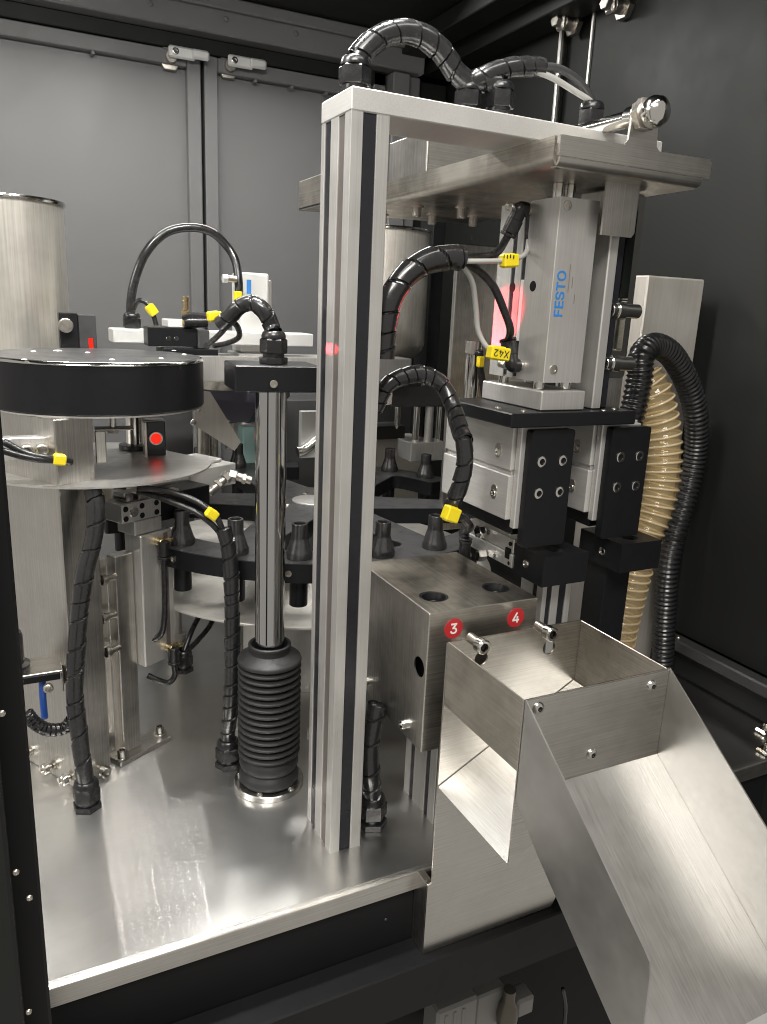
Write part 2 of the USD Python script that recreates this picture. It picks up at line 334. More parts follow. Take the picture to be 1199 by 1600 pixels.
obj('gap_light_strip', rbox((XR - .006, ys1 - .006, .075), (XR - .0005, ys1 - .001, 1.261), .001), 'aluminium', d)  # thin bright metal line in place of light along the gap
side_latch(962, 8, d, 1)
d = thing('side_door', 'narrow black side door behind the bright gap, near the rear corner', 'door', (XR, .95, 0), 'side doors of the cabinet')
obj('panel', rbox((XR, ys0 + .004, .075), (XR + .012, YB - .04, 1.261), .002), 'wall_paint', d)
obj('gap_light_strip', rbox((XR - .010, ys0 + .002, .075), (XR - .0005, ys0 + .010, 1.261), .002), 'aluminium', d)  # bright metal strip stands for the light in the door gap
side_latch(884, 35, d, 1)
obj('wall_right', [rbox((XR + .013, -.6, -.3), (XR + .03, YB + .03, 1.261)), rbox((XR, -.6, -.02), (XR + .0125, YB - .04, .070))], 'wall_paint', kind='structure')
t = thing('wall_rail', 'dark grey rail running along the foot of the right wall', 'rail', (XR - .02, .1, .07))
obj('rail', rbox((XR - .028, -.4, .052), (XR - .0005, at(1055, 985, x=XR - .01)[1], .074), .003), 'grey_anodised', t)
obj('kick_panel', rbox((XR - .010, -.4, .002), (XR - .0005, .6, .0515), .002), 'wall_paint', t)
obj('screw', button((XR - .015, at(1058, 985, x=XR - .01)[1] - .01, .074), (0, 0, 1), .005), 'dull_nickel', t)
for k, (u, v) in enumerate(((1190, 1143), (1192, 1174))):
    p = at(u, v, z=.0005)
    tt = obj('hinge_bolt', [rbox(p + V(-.012, -.014, 0), p + V(.05, .006, .008), .003), cyl(p + V(.005, -.004, .008), p + V(.005, -.004, .016), .006)], 'chrome')
    custom(stage.GetPrimAtPath(tt.path), ('upper' if k == 0 else 'lower') + ' of two bright clips on the dark floor at the right edge', 'clip', 'bright clips on the floor')

# front left post and the machine front below the plate
t = thing('door_post', 'black cabinet front post in the left foreground', 'post', (-.36, -.19, -.3))
obj('post', rbox((-.345, -.2, -.32), (-.3115, -.165, 1.3), .002), 'black_paint', t)
obj('fold', rbox((-.43, -.235, -.32), (-.329, -.2005, 1.3), .002), 'wall_paint', t)
for u, v in ((3, 1115), (25, 1363), (46, 1403), (45, 1581)):
    obj('rivet', button(at(u, v, y=-.236), (0, -1, 0), .0022, .0015), 'dull_nickel', t)
t = thing('front_panel', 'black recessed fascia board under the front edge of the steel plate', 'panel', (.1, -.05, -.06))
obj('board', rbox((-.345, -.06, -.16), (.7, -.052, -.0235), .001), 'black_paint', t)
obj('screw', button(at(603, 1437, y=-.0605), (0, -1, 0), .002, .001), 'grey_anodised', t)
t = thing('front_beam', 'black steel beam running below the front fascia', 'beam', (.1, -.08, -.13))
obj('beam', rbox((-.345, -.102, -.165), (.62, -.0605, -.098), .002), 'black_paint', t)
obj('lower_wall', rbox((-.345, .05, -.6), (.75, .06, -.17)), 'dark_recess', t)

# ------------------------------------------------------------------ gantry: aluminium columns and crossbeam
ZT = .827
def profile_column(par, x0, x1, y0, y1, z0, z1, sx, sy, joint=None, nm='column'):
    P = sbox(x0, y0, x1, y1); g = .0035; covers = []
    for a, b in sx:                              # slots in the -Y face
        P = P.difference(sbox(x0 + a, y0 - .01, x0 + b, y0 + g)); covers.append(('y', x0 + a, x0 + b))
    for a, b in sy:                              # slots in the -X face
        P = P.difference(sbox(x0 - .01, y0 + a, x0 + g, y0 + b)); covers.append(('x', y0 + a, y0 + b))
    c = obj(nm, extr(P.buffer(-.0008).buffer(.0008, quad_segs=3), z1 - z0, pl((0, 0, z0), (1, 0, 0), (0, 1, 0))), 'aluminium', par, smooth=25)
    for i, (k, a, b) in enumerate(covers):
        zs = [(z0 + .0005, z1 - .0005)] if not joint else [(z0 + .0005, joint - .0004), (joint + .0004, z1 - .0005)]
        for za, zb in zs:
            lo, hi = ((a + .0002, y0 + .0012, za), (b - .0002, y0 + g + .001, zb)) if k == 'y' else ((x0 + .0012, a + .0002, za), (x0 + g + .001, b - .0002, zb))
            obj('slot_cover', rbox(lo, hi, .0003), 'slot_grey' if (k == 'x' and a < y0 + .03 and joint) else 'slot_cover', par)
    return c
g = thing('gantry_frame', 'tall silver aluminium profile column carrying the crossbeam over the machine', 'frame', (.02, .0375, 0))
profile_column(g, 0, .04, 0, .075, 0, .8063, [(.0125, .0262)], [(.0155, .0305), (.050, .0655)], joint=.052)
obj('crossbeam', rbox((-.0004, -.0004, .8066), (.385, .0754, ZT), .0012), 'aluminium_deep', g)

# ------------------------------------------------------------------ cable gland: one prototype, copies
def gland(loc, label, scale=1.0, rot=0):
    global GL
    if GL is None:
        GL = thing('cable_gland', label, 'cable gland', (0, 0, 0), 'black hexagonal cable glands')
        obj('base_nut', hexa((0, 0, 0), (0, 0, 1), .0165, .008, .1), 'black_plastic', GL)
        obj('neck', cyl((0, 0, .0078), (0, 0, .0125), .0125), 'black_plastic', GL)
        obj('cap_nut', [hexa((0, 0, .012), (0, 0, 1), .016, .017, .1)], 'black_plastic', GL)
        obj('dome', lathe([(.0140, 0), (.0143, .0025), (.0130, .0065), (.0108, .0085), (.0098, .0085), (.0098, .002)], (0, 0, .029), (0, 0, 1), 28), 'black_plastic', GL)
        p = stage.GetPrimAtPath(GL.path); UsdGeom.Xformable(p).ClearXformOpOrder(); x = UsdGeom.Xformable(p)
        x.AddTranslateOp().Set(Gf.Vec3d(*map(float, loc)))
        if scale != 1: x.AddScaleOp().Set(Gf.Vec3f(scale, scale, scale))
        return
    dup(GL, loc, label, rot, scale)
GL = None
def cable(name, pts, r, label, cat='cable', mat='wrap_plastic', group=None, wrap=None, inner=None, seed=0, loc=None):
    t = thing(name, label, cat, loc if loc is not None else pts[0], group)
    if wrap:
        C, S = spline(pts, .002)
        obj('core', sweep(pts, r * .72, 10, .004), 'black_plastic', t, smooth=True)
        obj('spiral_wrap', sweep(pts, wrapfun(r, wrap, .09, seed), 22, .0011, caps=False), mat, t, smooth=45)
    else:
        obj('sheath', sweep(pts, r, 12, .003), mat, t, smooth=True)
    return t
def tag(par, p, d, text=None, w=.009, l=.013, mat='yellow_tag', face=(0, -1, 0)):
    x, y, d = basis(d); f = np.array(face, float); f = f - d * (f @ d); f /= np.linalg.norm(f); s = np.cross(d, f)
    m = rbox((-l/2, -w/2, -w*.45), (l/2, w/2, w*.45), .0014); m.apply_transform(pl(p, d, s) if np.cross(d, s) @ f > 0 else pl(p, d, -s))
    t = obj('tag', [m], mat, par)
    m2 = rbox((-l*.42, -w*.56, -w*.25), (l*.30, w*.56, w*.25), .001); m2.apply_transform(pl(p, d, s)); obj('clip', m2, mat, t)
    if text:
        ax = -d if d[0] > 0 else d; ay = np.cross(f, ax); obj('lettering', word(text, w * .55, np.array(p) + f * w * .452, ax, ay, .0004), 'ink', t)

# glands and cables on top of the gantry
gy = .045
gland((.022, gy, ZT), 'cable gland on the left end of the crossbeam top', 1.0)
gland((.152, gy, ZT), 'cable gland in the middle of the crossbeam, left one of a close pair', .92, 12)
gland((.183, gy - .012, ZT), 'cable gland in the middle of the crossbeam, right one of a close pair', 1.0, 8)
gland((.306, gy - .012, ZT), 'cable gland on the crossbeam top beside the tall lug bolt', .95, 20)
cable('wrapped_cable', [V(.022, gy, ZT + .034)] + path((570, 78, gy), (594, 58, gy), (625, 49, gy), (658, 55, gy), (690, 80, gy), (712, 112, gy)) + [V(.152, gy, ZT + .033)], .0112,
      'spiral wrapped cable arching over the left half of the crossbeam', wrap=.0205, group='spiral wrapped cables', seed=1)
cable('wrapped_cable', [V(.183, gy-.012, ZT + .036)] + path((742, 128, gy-.005), (762, 116, gy-.01), (795, 106, gy-.012), (830, 104, gy-.012), (848, 105, gy-.012)), .0098,
      'shorter spiral wrapped cable arching over the right half of the crossbeam', wrap=.02, group='spiral wrapped cables', seed=2)
cable('wire', path((835, 104, gy-.014), (870, 106, gy-.014), (902, 124, gy-.013), (922, 150, gy-.012)) + [V(.306, gy-.012, ZT + .034)], .0042, 'grey wire leaving the right spiral wrap over the crossbeam', mat='grey_anodised')
cable('wire', path((835, 110, gy-.016), (865, 122, gy-.016), (898, 142, gy-.014)) + [V(.303, gy-.013, ZT + .036)], .0032, 'pale wire just below the grey one over the crossbeam', mat='grey_cable')

# ------------------------------------------------------------------ steel tray under the crossbeam
ZP = .7745
t = thing('hanging_tray', 'folded stainless tray hanging under the crossbeam with a raised lug', 'tray', (.25, .2, ZP))
PT = [(.2125, -.0375), (.405, -.0375), (.42, .47), (.136, .515), (.136, .40), (.2125, .36)]
obj('sheet', extr(Polygon(PT), .003, pl((0, 0, ZP), (1, 0, 0), (0, 1, 0))), 'steel_deep', t)
def bent(r, h, n=8):                              # folded edge: flat, bend, upright
    a = np.radians(np.linspace(270, 180, n)); th = .003
    o = [(r + .004, 0)] + [(r + r*math.cos(q), r + r*math.sin(q)) for q in a] + [(0, h), (th, h)]
    i_ = [(r + (r-th)*math.cos(q), r + (r-th)*math.sin(q)) for q in a[::-1]] + [(r + .004, th)]
    return Polygon(o + i_)
obj('left_flange', extr(bent(.009, .0285), .40, pl((.2, .355, ZP), (1, 0, 0), (0, 0, 1))), 'steel_deep', t, smooth=40)
obj('front_bend', extr(bent(.009, .0095), .197, pl((.2045, -.05, ZP), (0, 1, 0), (0, 0, 1))), 'steel_along', t, smooth=40)
obj('rear_flange', rbox((.136, .402, ZP + .0002), (.139, .515, ZP + .043), .001), 'steel_deep', t)
ear = Polygon([(.201, .0097), (.4085, .0097), (.4085, .026), (.405, .029), (.331, .028), (.326, .032), (.324, .062), (.319, .069), (.305, .071), (.299, .069), (.294, .071), (.289, .068), (.287, .034), (.283, .029), (.202, .0285), (.201, .027)])
obj('front_flange', extr(ear, .003, pl((0, -.05, ZP), (1, 0, 0), (0, 0, 1))), 'steel_along', t)
tab = Polygon([(.298, 0), (.345, 0), (.345, -.05), (.341, -.055), (.298, -.055)])
obj('hanging_tab', extr(tab, .003, pl((0, -.012, ZP), (1, 0, 0), (0, 0, 1))), 'steel_vertical', t)
for u, v in ((598, 335), (652, 322), (676, 335), (722, 324), (740, 338)):
    p = at(u, v, z=ZP); p[2] = ZP
    obj('bolt', lathe([(.010, 0), (.010, -.002), (.0068, -.002), (.0068, -.013), (.005, -.015), (0, -.015)], p, (0, 0, 1), 14), 'dull_nickel', t)
t = thing('mounting_bracket', 'stainless box bracket standing in the hanging tray behind the crossbeam', 'bracket', (.3, .2, .79))
bq = at(672, 200, x=.206)
obj('front_face', extr(sbox(.2065, ZP + .0035, .40, bq[2]).difference(sbox(.275, ZP + .022, .34, ZP + .04).buffer(.003)), .003, pl((0, bq[1] + .003, 0), (1, 0, 0), (0, 0, 1))), 'steel_along', t)
obj('side_face', rbox((.2045, bq[1] + .0032, ZP + .0035), (.2075, .335, bq[2] - .001), .001), 'steel_vertical', t)
obj('fold', cyl((.2055, bq[1] + .0015, ZP + .0035), (.2055, bq[1] + .0015, bq[2]), .0017, 12, ch=.0002), 'steel_vertical', t)
obj('dark_infill', rbox((.215, bq[1] + .02, ZP + .004), (.39, bq[1] + .024, bq[2] - .004)), 'dark_recess', t)  # near-black sheet, the shade behind the bracket slot as colour
t = thing('limit_bolt', 'polished bolt with nut and ball end through the tray lug', 'bolt', at(1003, 178, y=-.05))
c = at(1000, 181, y=-.05)
obj('shaft', cyl(c + V(0, .003, 0), c + V(0, .13, 0), .0085), 'chrome', t)
obj('collar', cyl(c + V(0, .002, 0), c + V(0, .014, 0), .0115), 'chrome', t)
obj('nut', hexa(c + V(0, -.0032, 0), (0, -1, 0), .0165, .009), 'dull_nickel', t)
obj('ball_end', lathe([(.011, 0), (.0145, .004), (.0155, .010), (.0135, .017), (.008, .0215), (0, .023)], c + V(0, -.012, 0), (0, -1, 0), 28), 'chrome', t)

# ------------------------------------------------------------------ guided air cylinder
FX0, FX1, FY0, FY1 = .249, .304, 0., .112
t = thing('air_cylinder', 'large silver guided air cylinder hanging under the steel tray', 'cylinder', (.28, .055, .55))
obj('rod', cyl((.268, .03, .754), (.268, .03, ZP), .006), 'chrome', t); obj('rod', cyl((.285, .03, .754), (.285, .03, ZP), .006), 'chrome', t)
body = sbox(FX0, FY0, FX1, FY1).difference(sbox(FX0 - .01, .054, FX0 + .004, .062)).difference(sbox(FX0 - .01, .074, FX0 + .004, .082)).buffer(-.0012).buffer(.0012, quad_segs=3)
obj('body', extr(body, .2, pl((0, 0, .556), (1, 0, 0), (0, 1, 0))), 'aluminium', t, smooth=25)
obj('slot', rbox((FX0 + .0015, .0545, .558), (FX0 + .0045, .0615, .754), .0003), 'slot_cover', t)
obj('slot', rbox((FX0 + .0015, .0745, .558), (FX0 + .0045, .0815, .754), .0003), 'slot_cover', t)
obj('sensor', rbox((FX0 + .0005, .0550, .60), (FX0 + .0015, .0610, .67), .0003), 'white_metal', t)
for u, v in ((801, 449), (833, 447)):
    p = at(u, v, x=FX0); obj('mounting_hole', cyl(p + V(-.0004, 0, 0), p + V(.002, 0, 0), .0062), 'dark_recess', t)
for u, v in ((887, 321), (865, 577)):
    p = at(u, v, y=FY0); obj('port_screw', screw(p, (0, -1, 0), .0052, .0012), 'dull_nickel', t)
obj('lettering', word('FESTO', .0115, (.2605, -.0001, .655), (0, 0, 1), (-1, 0, 0), .0004, True), 'blue_ink', t)
for k, (zz, ln) in enumerate(((.672, .030), (.668, .012), (.650, .010))):
    obj('fine_mark', rbox((.2708 + .005*k, -.00025, zz - ln/2), (.2718 + .005*k, -.00005, zz + ln/2), .00005), 'dull_nickel', t)
for xx, yy in ((.257, .018), (.296, .018), (.257, .09), (.296, .09)):
    obj('guide_rod', cyl((xx, yy, .547), (xx, yy, .557), .0065), 'chrome', t)
obj('foot_plate', rbox((.2445, -.006, .5245), (.308, .118, .5468), .0012), 'aluminium', t)

# grippers under the cylinder: yoke plate, two bodies with jaws
YK = thing('gripper_yoke', 'matt black mounting plate below the air cylinder', 'plate', (.28, .03, .51))
obj('plate', rbox((.195, -.02, .508), (.378, .125, .524), .0012), 'black_anodised', YK)
for p in ((.21, .03), (.225, .0), (.36, .0), (.335, -.01)):
    obj('screw', button((p[0], p[1], .524), (0, 0, 1), .0035, .0015), 'dull_nickel', YK)
def gripper(x0, label):                          # x0: left face of the silver body
    g = thing('gripper', label, 'gripper', (x0 + .03, .06, .45), 'parallel grippers under the black plate')
    y0 = .01; L = .152; w = .072
    obj('upper_body', rbox((x0 + .0015, y0 + .0005, .452), (x0 + w, y0 + L, .5078), .001), 'aluminium_deep', g)
    obj('lower_body', rbox((x0, y0, .392), (x0 + w, y0 + L, .4462), .001), 'aluminium_deep', g)
    obj('rail_groove', rbox((x0 + .0045, y0 + .002, .4464), (x0 + w - .004, y0 + L - .002, .4518), .0004), 'aluminium_deep', g)
    for zz in (.475, .424):
        for yy in (y0 + .028, y0 + .098):
            xx = x0 + (.0014 if zz > .45 else 0)
            s = unary_union([Point(yy, zz).buffer(.0058), Point(yy, zz - .006).buffer(.0058)])
            o = obj('bolt_slot', extr(s, .0010, pl((xx - .0008, 0, 0), (0, 1, 0), (0, 0, 1))), 'dull_nickel', g)
            obj('bolt', lathe([(0, .0006), (.0022, .0006), (.0024, .0018), (.0042, .0018), (.0046, 0)], (xx - .0006, yy, zz - .005), (-1, 0, 0), 14), 'chrome', o)
    obj('jaw_carrier', rbox((x0 + .006, y0 - .010, .383), (x0 + w - .004, y0 - .0005, .5055), .001), 'aluminium_deep', g)
    f = obj('finger', extr(sbox(x0 + .012, .362, x0 + .074, .503).buffer(-.004).buffer(.004, quad_segs=4), .011, pl((0, y0 - .0105, 0), (1, 0, 0), (0, 0, 1))), 'black_anodised', g, smooth=30)
    for xx in (x0 + .029, x0 + .060):
        for zz in (.466, .428):
            so = obj('socket_screw', screw((xx, y0 - .0205, zz), (0, -1, 0), .0066, .0022), 'chrome', f); obj('hex_socket_shade', hexa((xx, y0 - .0212, zz), (0, -1, 0), .0036, .0004), 'dark_recess', f)  # dark hex discs stand for the shade inside the sockets
    obj('under_bar', rbox((x0 + .012, y0 + .002, .372), (x0 + .05, y0 + L - .03, .3915), .001), 'black_anodised', g)
    return g
gripper(.220, 'nearer silver gripper with black finger, left of its twin')
gripper(.340, 'farther silver gripper with black finger, beside the corrugated hoses')

# jaw blocks with a round pocket, standing under the fingers
def jaw_block(x0, y0, zt, label, sup):
    b = thing('jaw_block', label, 'block', (x0 + .03, y0 + .04, zt), 'black pocket blocks under the grippers')
    xa, xb, ya, yb, h = x0, x0 + .0675, y0, y0 + .078, .038
    hole = Point(x0 + .033, y0 + .022).buffer(.0108, 24)
    P = sbox(xa, ya, xb, yb).difference(hole)
    obj('block', extr(P, h, pl((0, 0, zt - h), (1, 0, 0), (0, 1, 0))), 'black_anodised', b, smooth=30)
    obj('pocket', lathe([(.0106, -.0002), (.0106, -.012), (.008, -.012), (.008, -.03), (0, -.03)], (x0 + .033, y0 + .022, zt - .0002), (0, 0, 1), 32), 'grey_anodised', b)
    obj('screw', button((xa, y0 + .034, zt - .019), (-1, 0, 0), .0055, .002), 'chrome', b)
    return b
jaw_block(.2535, -.028, .3535, 'left black block with round pocket under the nearer gripper', None)
jaw_block(.374, -.028, .3575, 'right black block with round pocket under the farther gripper', None)
for x0, lab in ((.275, 'slotted aluminium leg under the left black pocket block'), (.392, 'black leg under the right black pocket block')):
    s = thing('slotted_upright' if x0 < .3 else 'black_upright', lab.replace(' leg ', ' upright '), 'upright', (x0, 0, 0))
    if x0 < .3: profile_column(s, x0, x0 + .045, -.005, .04, 0, .314, [(.007, .014), (.026, .036)], [(.012, .02)])
    else:
        obj('bar', rbox((x0 - .012, .0, 0), (x0 + .03, .04, .318)), 'black_anodised', s)
# the silver sensor bar with elbow fitting left of the blocks
t = thing('sensor_gripper', 'small silver gripper body with stamped letters left of the black block', 'gripper', (.25, .05, .36))
sx = .2505
def ypl(u, v): return at(u, v, x=sx)
q0, q1, q2 = ypl(803, 846), ypl(752, 816), ypl(803, 893)
obj('body', rbox((sx, q0[1], q2[2] + .002), (sx + .03, q1[1] + .03, q0[2] - .018), .001), 'aluminium', t)
obj('upper_body', rbox((sx + .002, q0[1] + .002, q0[2] - .0175), (sx + .03, q1[1] + .03, q0[2] + .002), .001), 'aluminium', t)
obj('window', rbox((sx - .0005, q0[1] + .006, q0[2] - .026), (sx + .002, q0[1] + .016, q0[2] - .012), .0004), 'dark_recess', t)
for u, v in ((797, 850), (795, 880)):
    p = ypl(u, v); obj('hole', cyl(p + V(-.0004, 0, 0), p + V(.002, 0, 0), .0028, 14), 'dark_recess', t)
obj('lettering', word('G', .006, ypl(762, 832) + V(.0018, 0, 0), (0, -1, 0), (0, 0, 1), .0004), 'ink', t)
obj('lettering', word('S', .006, ypl(773, 869) + V(-.0002, 0, 0), (0, -1, 0), (0, 0, 1), .0004), 'ink', t)
t = thing('elbow_fitting', 'black elbow air fitting with clear nut beside the small silver gripper', 'fitting', ypl(745, 860))
p = ypl(744, 862) + V(-.018, 0, 0)
obj('nut', hexa(ypl(758, 866) + V(-.001, 0, 0), (-1, 0, 0), .0085, .012), 'chrome', t)
obj('elbow', sweep([p + V(.008, 0, -.008), p + V(.002, 0, -.007), p + V(0, 0, -.001), p + V(0, 0, .014)], .0078, 16, .001), 'black_plastic', t, smooth=40)
obj('collar', [cyl(p + V(0, 0, .014), p + V(0, 0, .018), .0088), cyl(p + V(0, 0, .019), p + V(0, 0, .021), .0092)], 'black_plastic', t)
EL = p + V(0, 0, .02)
obj('hex_fitting', hexa(ypl(757, 830) + V(-.001, 0, 0), (-1, 0, 0), .009, .010), 'chrome', t)

# fittings and hoses on the air cylinder
def elbow(label, base, up, d, grp='black push-in elbow fittings', big=1.0):
    t = thing('push_in_elbow', label, 'fitting', base, grp)
    b = np.array(base, float); x = V(-1, 0, 0); up = np.array(up, float); up /= np.linalg.norm(up)
    obj('thread', cyl(b, b + x*.006*big, .006*big), 'dull_nickel', t)
    c = b + x * .013 * big
    obj('elbow', sweep([b + x*.005*big, c, c + up*.006*big, c + up*.012*big], .0082*big, 16, .001), 'black_plastic', t, smooth=40)
    obj('sleeve', [cyl(c + up*.012*big, c + up*.028*big, .0092*big), cyl(c + up*.0285*big, c + up*.032*big, .0102*big)], 'black_plastic', t)
    obj('adjuster', [cyl(c, c + np.array(d)*.012*big, .0055*big), hexa(c + np.array(d)*.012*big, d, .0055*big, .006*big), cyl(c + np.array(d)*.018*big, c + np.array(d)*.026*big, .0048*big)], 'dull_nickel', t)
    return c + up * .03 * big
pt = at(828, 328, x=FX0); pb = at(815, 571, x=FX0)
k1 = elbow('black elbow fitting high on the large air cylinder', pt, (-.25, .25, -.9), (0, .95, .2))
k2 = elbow('black elbow fitting low on the large air cylinder', pb, (-.1, .3, .95), (0, .97, 0))
yc = .02
wp = path((598, 560, .02), (601, 505, .02), (612, 462, .02), (640, 425, .02), (672, 407, .02), (705, 402, .02), (722, 404, .02))
cable('wrapped_cable', wp, .0128, 'thick black spiral wrapped bundle curving from behind the column toward the air cylinder', wrap=.026, group='spiral wrapped cables', seed=5)
cable('air_hose', path((716, 408, .02), (742, 418, .025), (770, 445, .03), (788, 485, .03), (798, 515, .03)) + [k2], .0045, 'black air hose running down to the low elbow of the air cylinder', 'hose', 'black_plastic', 'black air hoses')
cable('air_hose', path((716, 403, .03), (745, 402, .04), (775, 396, .04)) + [k1], .0045, 'black air hose rising to the high elbow of the air cylinder', 'hose', 'black_plastic', 'black air hoses')
cg = cable('sensor_wire', path((716, 408, .015), (750, 408, .015), (785, 407, .02), (812, 402, .03), (823, 393, .05), (826, 375, .056)), .0028, 'light grey sensor wire with yellow tag across the air cylinder', 'cable', 'grey_cable')
tag(cg, at(796, 407, y=.018), (1, .05, .1), None, .0135, .02)
for k in range(4): q = at(788 + 5*k, 400 + (k % 2), y=.0115); obj('mark', rbox(q + V(-.0007, -.0003, -.002), q + V(.0007, 0, .0018), .0001), 'ink', cg)
cg = cable('sensor_wire', path((722, 412, .02), (738, 440, .03), (744, 480, .04), (748, 518, .045), (764, 545, .04), (786, 556, .035)), .003, 'light grey sensor wire hanging down to the lettered yellow tag', 'cable', 'grey_cable')
tag(cg, at(779, 552, y=.028), (1, 0, -.12), 'X42', .0145, .026)
wp = path((585, 640, .06), (604, 603, .06), (632, 588, .06), (662, 585, .058), (690, 600, .05), (708, 635, .035), (719, 672, .012), (727, 690, -.005))
cable('wrapped_cable', wp, .0098, 'glossy spiral wrapped cable arching out beside the column toward the near gripper', wrap=.0145, group='spiral wrapped cables', seed=3)
wp2 = path((724, 684, -.006), (727, 720, -.006), (719, 758, .0), (708, 785, .01), (703, 800, .015))
cw = cable('wrapped_cable', wp2, .0096, 'lower end of spiral wrapped cable hanging beside the near gripper, yellow tag below', wrap=.03, group='spiral wrapped cables', seed=4)
tag(cw, at(705, 803, y=.004), (1, 0, -.35), None, .0165, .0175)
cable('air_hose', path((704, 802, .015), (722, 808, .015), (735, 823, .02)) + [EL + V(0, 0, .01), EL], .0048, 'short black hose from the yellow tag down to the elbow', 'hose', 'black_plastic', 'black air hoses')

# ------------------------------------------------------------------ station box with numbers 3 and 4
t = thing('station_box', 'stainless sheet metal box with two round holes and red number stickers', 'box', (.15, .0, .2))
bx0, bx1, by0, by1, bz0, bz1 = .077, .218, -.068, .108, .158, .3225
h1, h2 = at(678, 932, z=bz1), at(775, 918, z=bz1)
top = sbox(bx0 + .0012, by0 + .0012, bx1 - .0012, by1).difference(Point(h1[:2]).buffer(.0165, 32)).difference(Point(h2[:2]).buffer(.0165, 32))
obj('top_face', extr(top, .0015, pl((0, 0, bz1 - .0015), (1, 0, 0), (0, 1, 0))), 'steel_deep', t)
for h in (h1, h2):
    obj('bushing', lathe([(.0162, -.0006), (.0138, -.0006), (.0125, -.004), (.0095, -.012), (.0095, -.04), (0, -.04)], (h[0], h[1], bz1), (0, 0, 1), 36), 'black_anodised', t)
    obj('cup_rim', pipe((h[0], h[1], bz1 - .014), (h[0], h[1], bz1 - .008), .0092, .0066), 'chrome', t)
hp = at(655, 1042, x=bx0)
left = Polygon([(by0 + .0012, bz0), (.06, .158), (by1, .175), (by1, bz1 - .0012), (by0 + .0012, bz1 - .0012)]).difference(Point(hp[1:]).buffer(.0115, 24))
obj('side_face', extr(left, .0015, pl((bx0, 0, 0), (0, 1, 0), (0, 0, 1))), 'steel_vertical', t)
front = sbox(bx0 + .0012, bz0, bx1 - .0012, bz1 - .0012)
obj('front_face', extr(front, .0015, pl((0, by0 + .0015, 0), (1, 0, 0), (0, 0, 1))), 'steel_along', t)
for p0, p1 in (((bx0 + .0012, by0 + .0012, bz0), (bx0 + .0012, by0 + .0012, bz1 - .0012)), ((bx0 + .0012, by0 + .0012, bz1 - .0012), (bx1 - .0012, by0 + .0012, bz1 - .0012)), ((bx0 + .0012, by0 + .0012, bz1 - .0012), (bx0 + .0012, by1, bz1 - .0012))):
    obj('folded_edge', cyl(p0, p1, .0012, 12, ch=.0001), 'steel_along', t)
obj('side_face', rbox((bx1 - .0015, by0 + .0013, bz0), (bx1, by1, bz1 - .0013), .0003), 'steel_vertical', t)
obj('dark_infill', rbox((bx0 + .012, by0 + .02, .17), (bx1 - .012, by1 - .01, .276)), 'dark_recess', t)  # near-black block, the shade inside the hollow box as colour
for u, v in ((637, 1135), (577, 1068)):
    p = at(u, v, x=bx0); obj('screw', screw(p + V(0, .006, 0), (-1, 0, 0), .0055, .006), 'chrome', t)
for u, v, s in ((709, 982, '3'), (806, 965, '4')):
    p = at(u, v, y=by0); k = obj('number_sticker', cyl(p, p + V(0, -.0005, 0), .0115, 32, ch=.0001), 'red_sticker', t)
    obj('numeral', word(s, .0115, p + V(0, -.0005, 0), (1, 0, 0), (0, 0, 1), .0003, True), 'white_ink', k)
s = thing('support_post', 'slotted aluminium post carrying the numbered steel box', 'post', (.16, .04, 0))
profile_column(s, .141, .181, 0, .08, 0, .276, [(.0125, .0275)], [(.016, .026), (.056, .066)])

# ------------------------------------------------------------------ discharge chute
CX0, CX1, CY, CF_ = .088, .266, -.09, -.222
t = thing('discharge_chute', 'large stainless sheet metal chute with open tray and sloping slide', 'chute', (.17, -.15, -.09))
k1p, k2p = at(754, 1022, y=CY), at(860, 1005, y=CY)
bp = Polygon([(CX0, .2965), (CX1 - .001, .2965), (CX1 + .004, .1), (CX1 + .010, -.085), (CX1 + .004, -.0965), (.0838, -.0975), (.0838, -.003), (CX0 + .001, -.0005), (CX0, .08)])
for kp in (k1p, k2p):
    bp = bp.difference(unary_union([Point(kp[0] - .001, kp[2] - .005).buffer(.0085, 20), sbox(kp[0] - .0055, kp[2] - .004, kp[0] + .0035, kp[2] + .012)]))
obj('back_plate', extr(bp, .002, pl((0, CY + .002, 0), (1, 0, 0), (0, 0, 1))), 'steel_along', t)
obj('return_flange', extr(Polygon([(-.0878, -.0972), (-.0608, -.0972), (-.0608, -.006), (-.0635, -.003), (-.0878, -.003)]), .0015, pl((.0836, 0, 0), (0, 1, 0), (0, 0, 1))), 'steel_vertical', t)
obj('foot_top', rbox((.0837, -.0878, -.0029), (.0925, -.0608, -.0014), .0004), 'steel_deep', t)
obj('tray_side', rbox((CX0, CF_, .2255), (CX0 + .0015, CY - .0003, .2985), .0005), 'steel_deep', t)
obj('tray_side', rbox((CX1 - .0015, CF_ + .002, .17), (CX1, CY - .0003, .2965), .0005), 'steel_deep', t)
fa = lambda x: .126 + .55 * (x - CX0)
fw = Polygon([(CX0 + .0002, fa(CX0)), (CX1 - .0002, fa(CX1)), (CX1 - .0002, .2985), (CX0 + .0002, .2985)])
obj('front_wall', extr(fw, .0015, pl((0, CF_, 0), (1, 0, 0), (0, 0, 1))), 'steel_along', t)
obj('diverter', sheet([(CX0, CF_ + .0005, fa(CX0)), (CX1 - .003, CF_ + .0005, fa(CX1 - .003)), (CX1 - .003, CY - .001, fa(CX1 - .003)), (CX0, CY - .001, fa(CX0))], .0015, -1), 'steel_slope', t)
SL = .73; ye = -.405; yt = CF_ - .0022
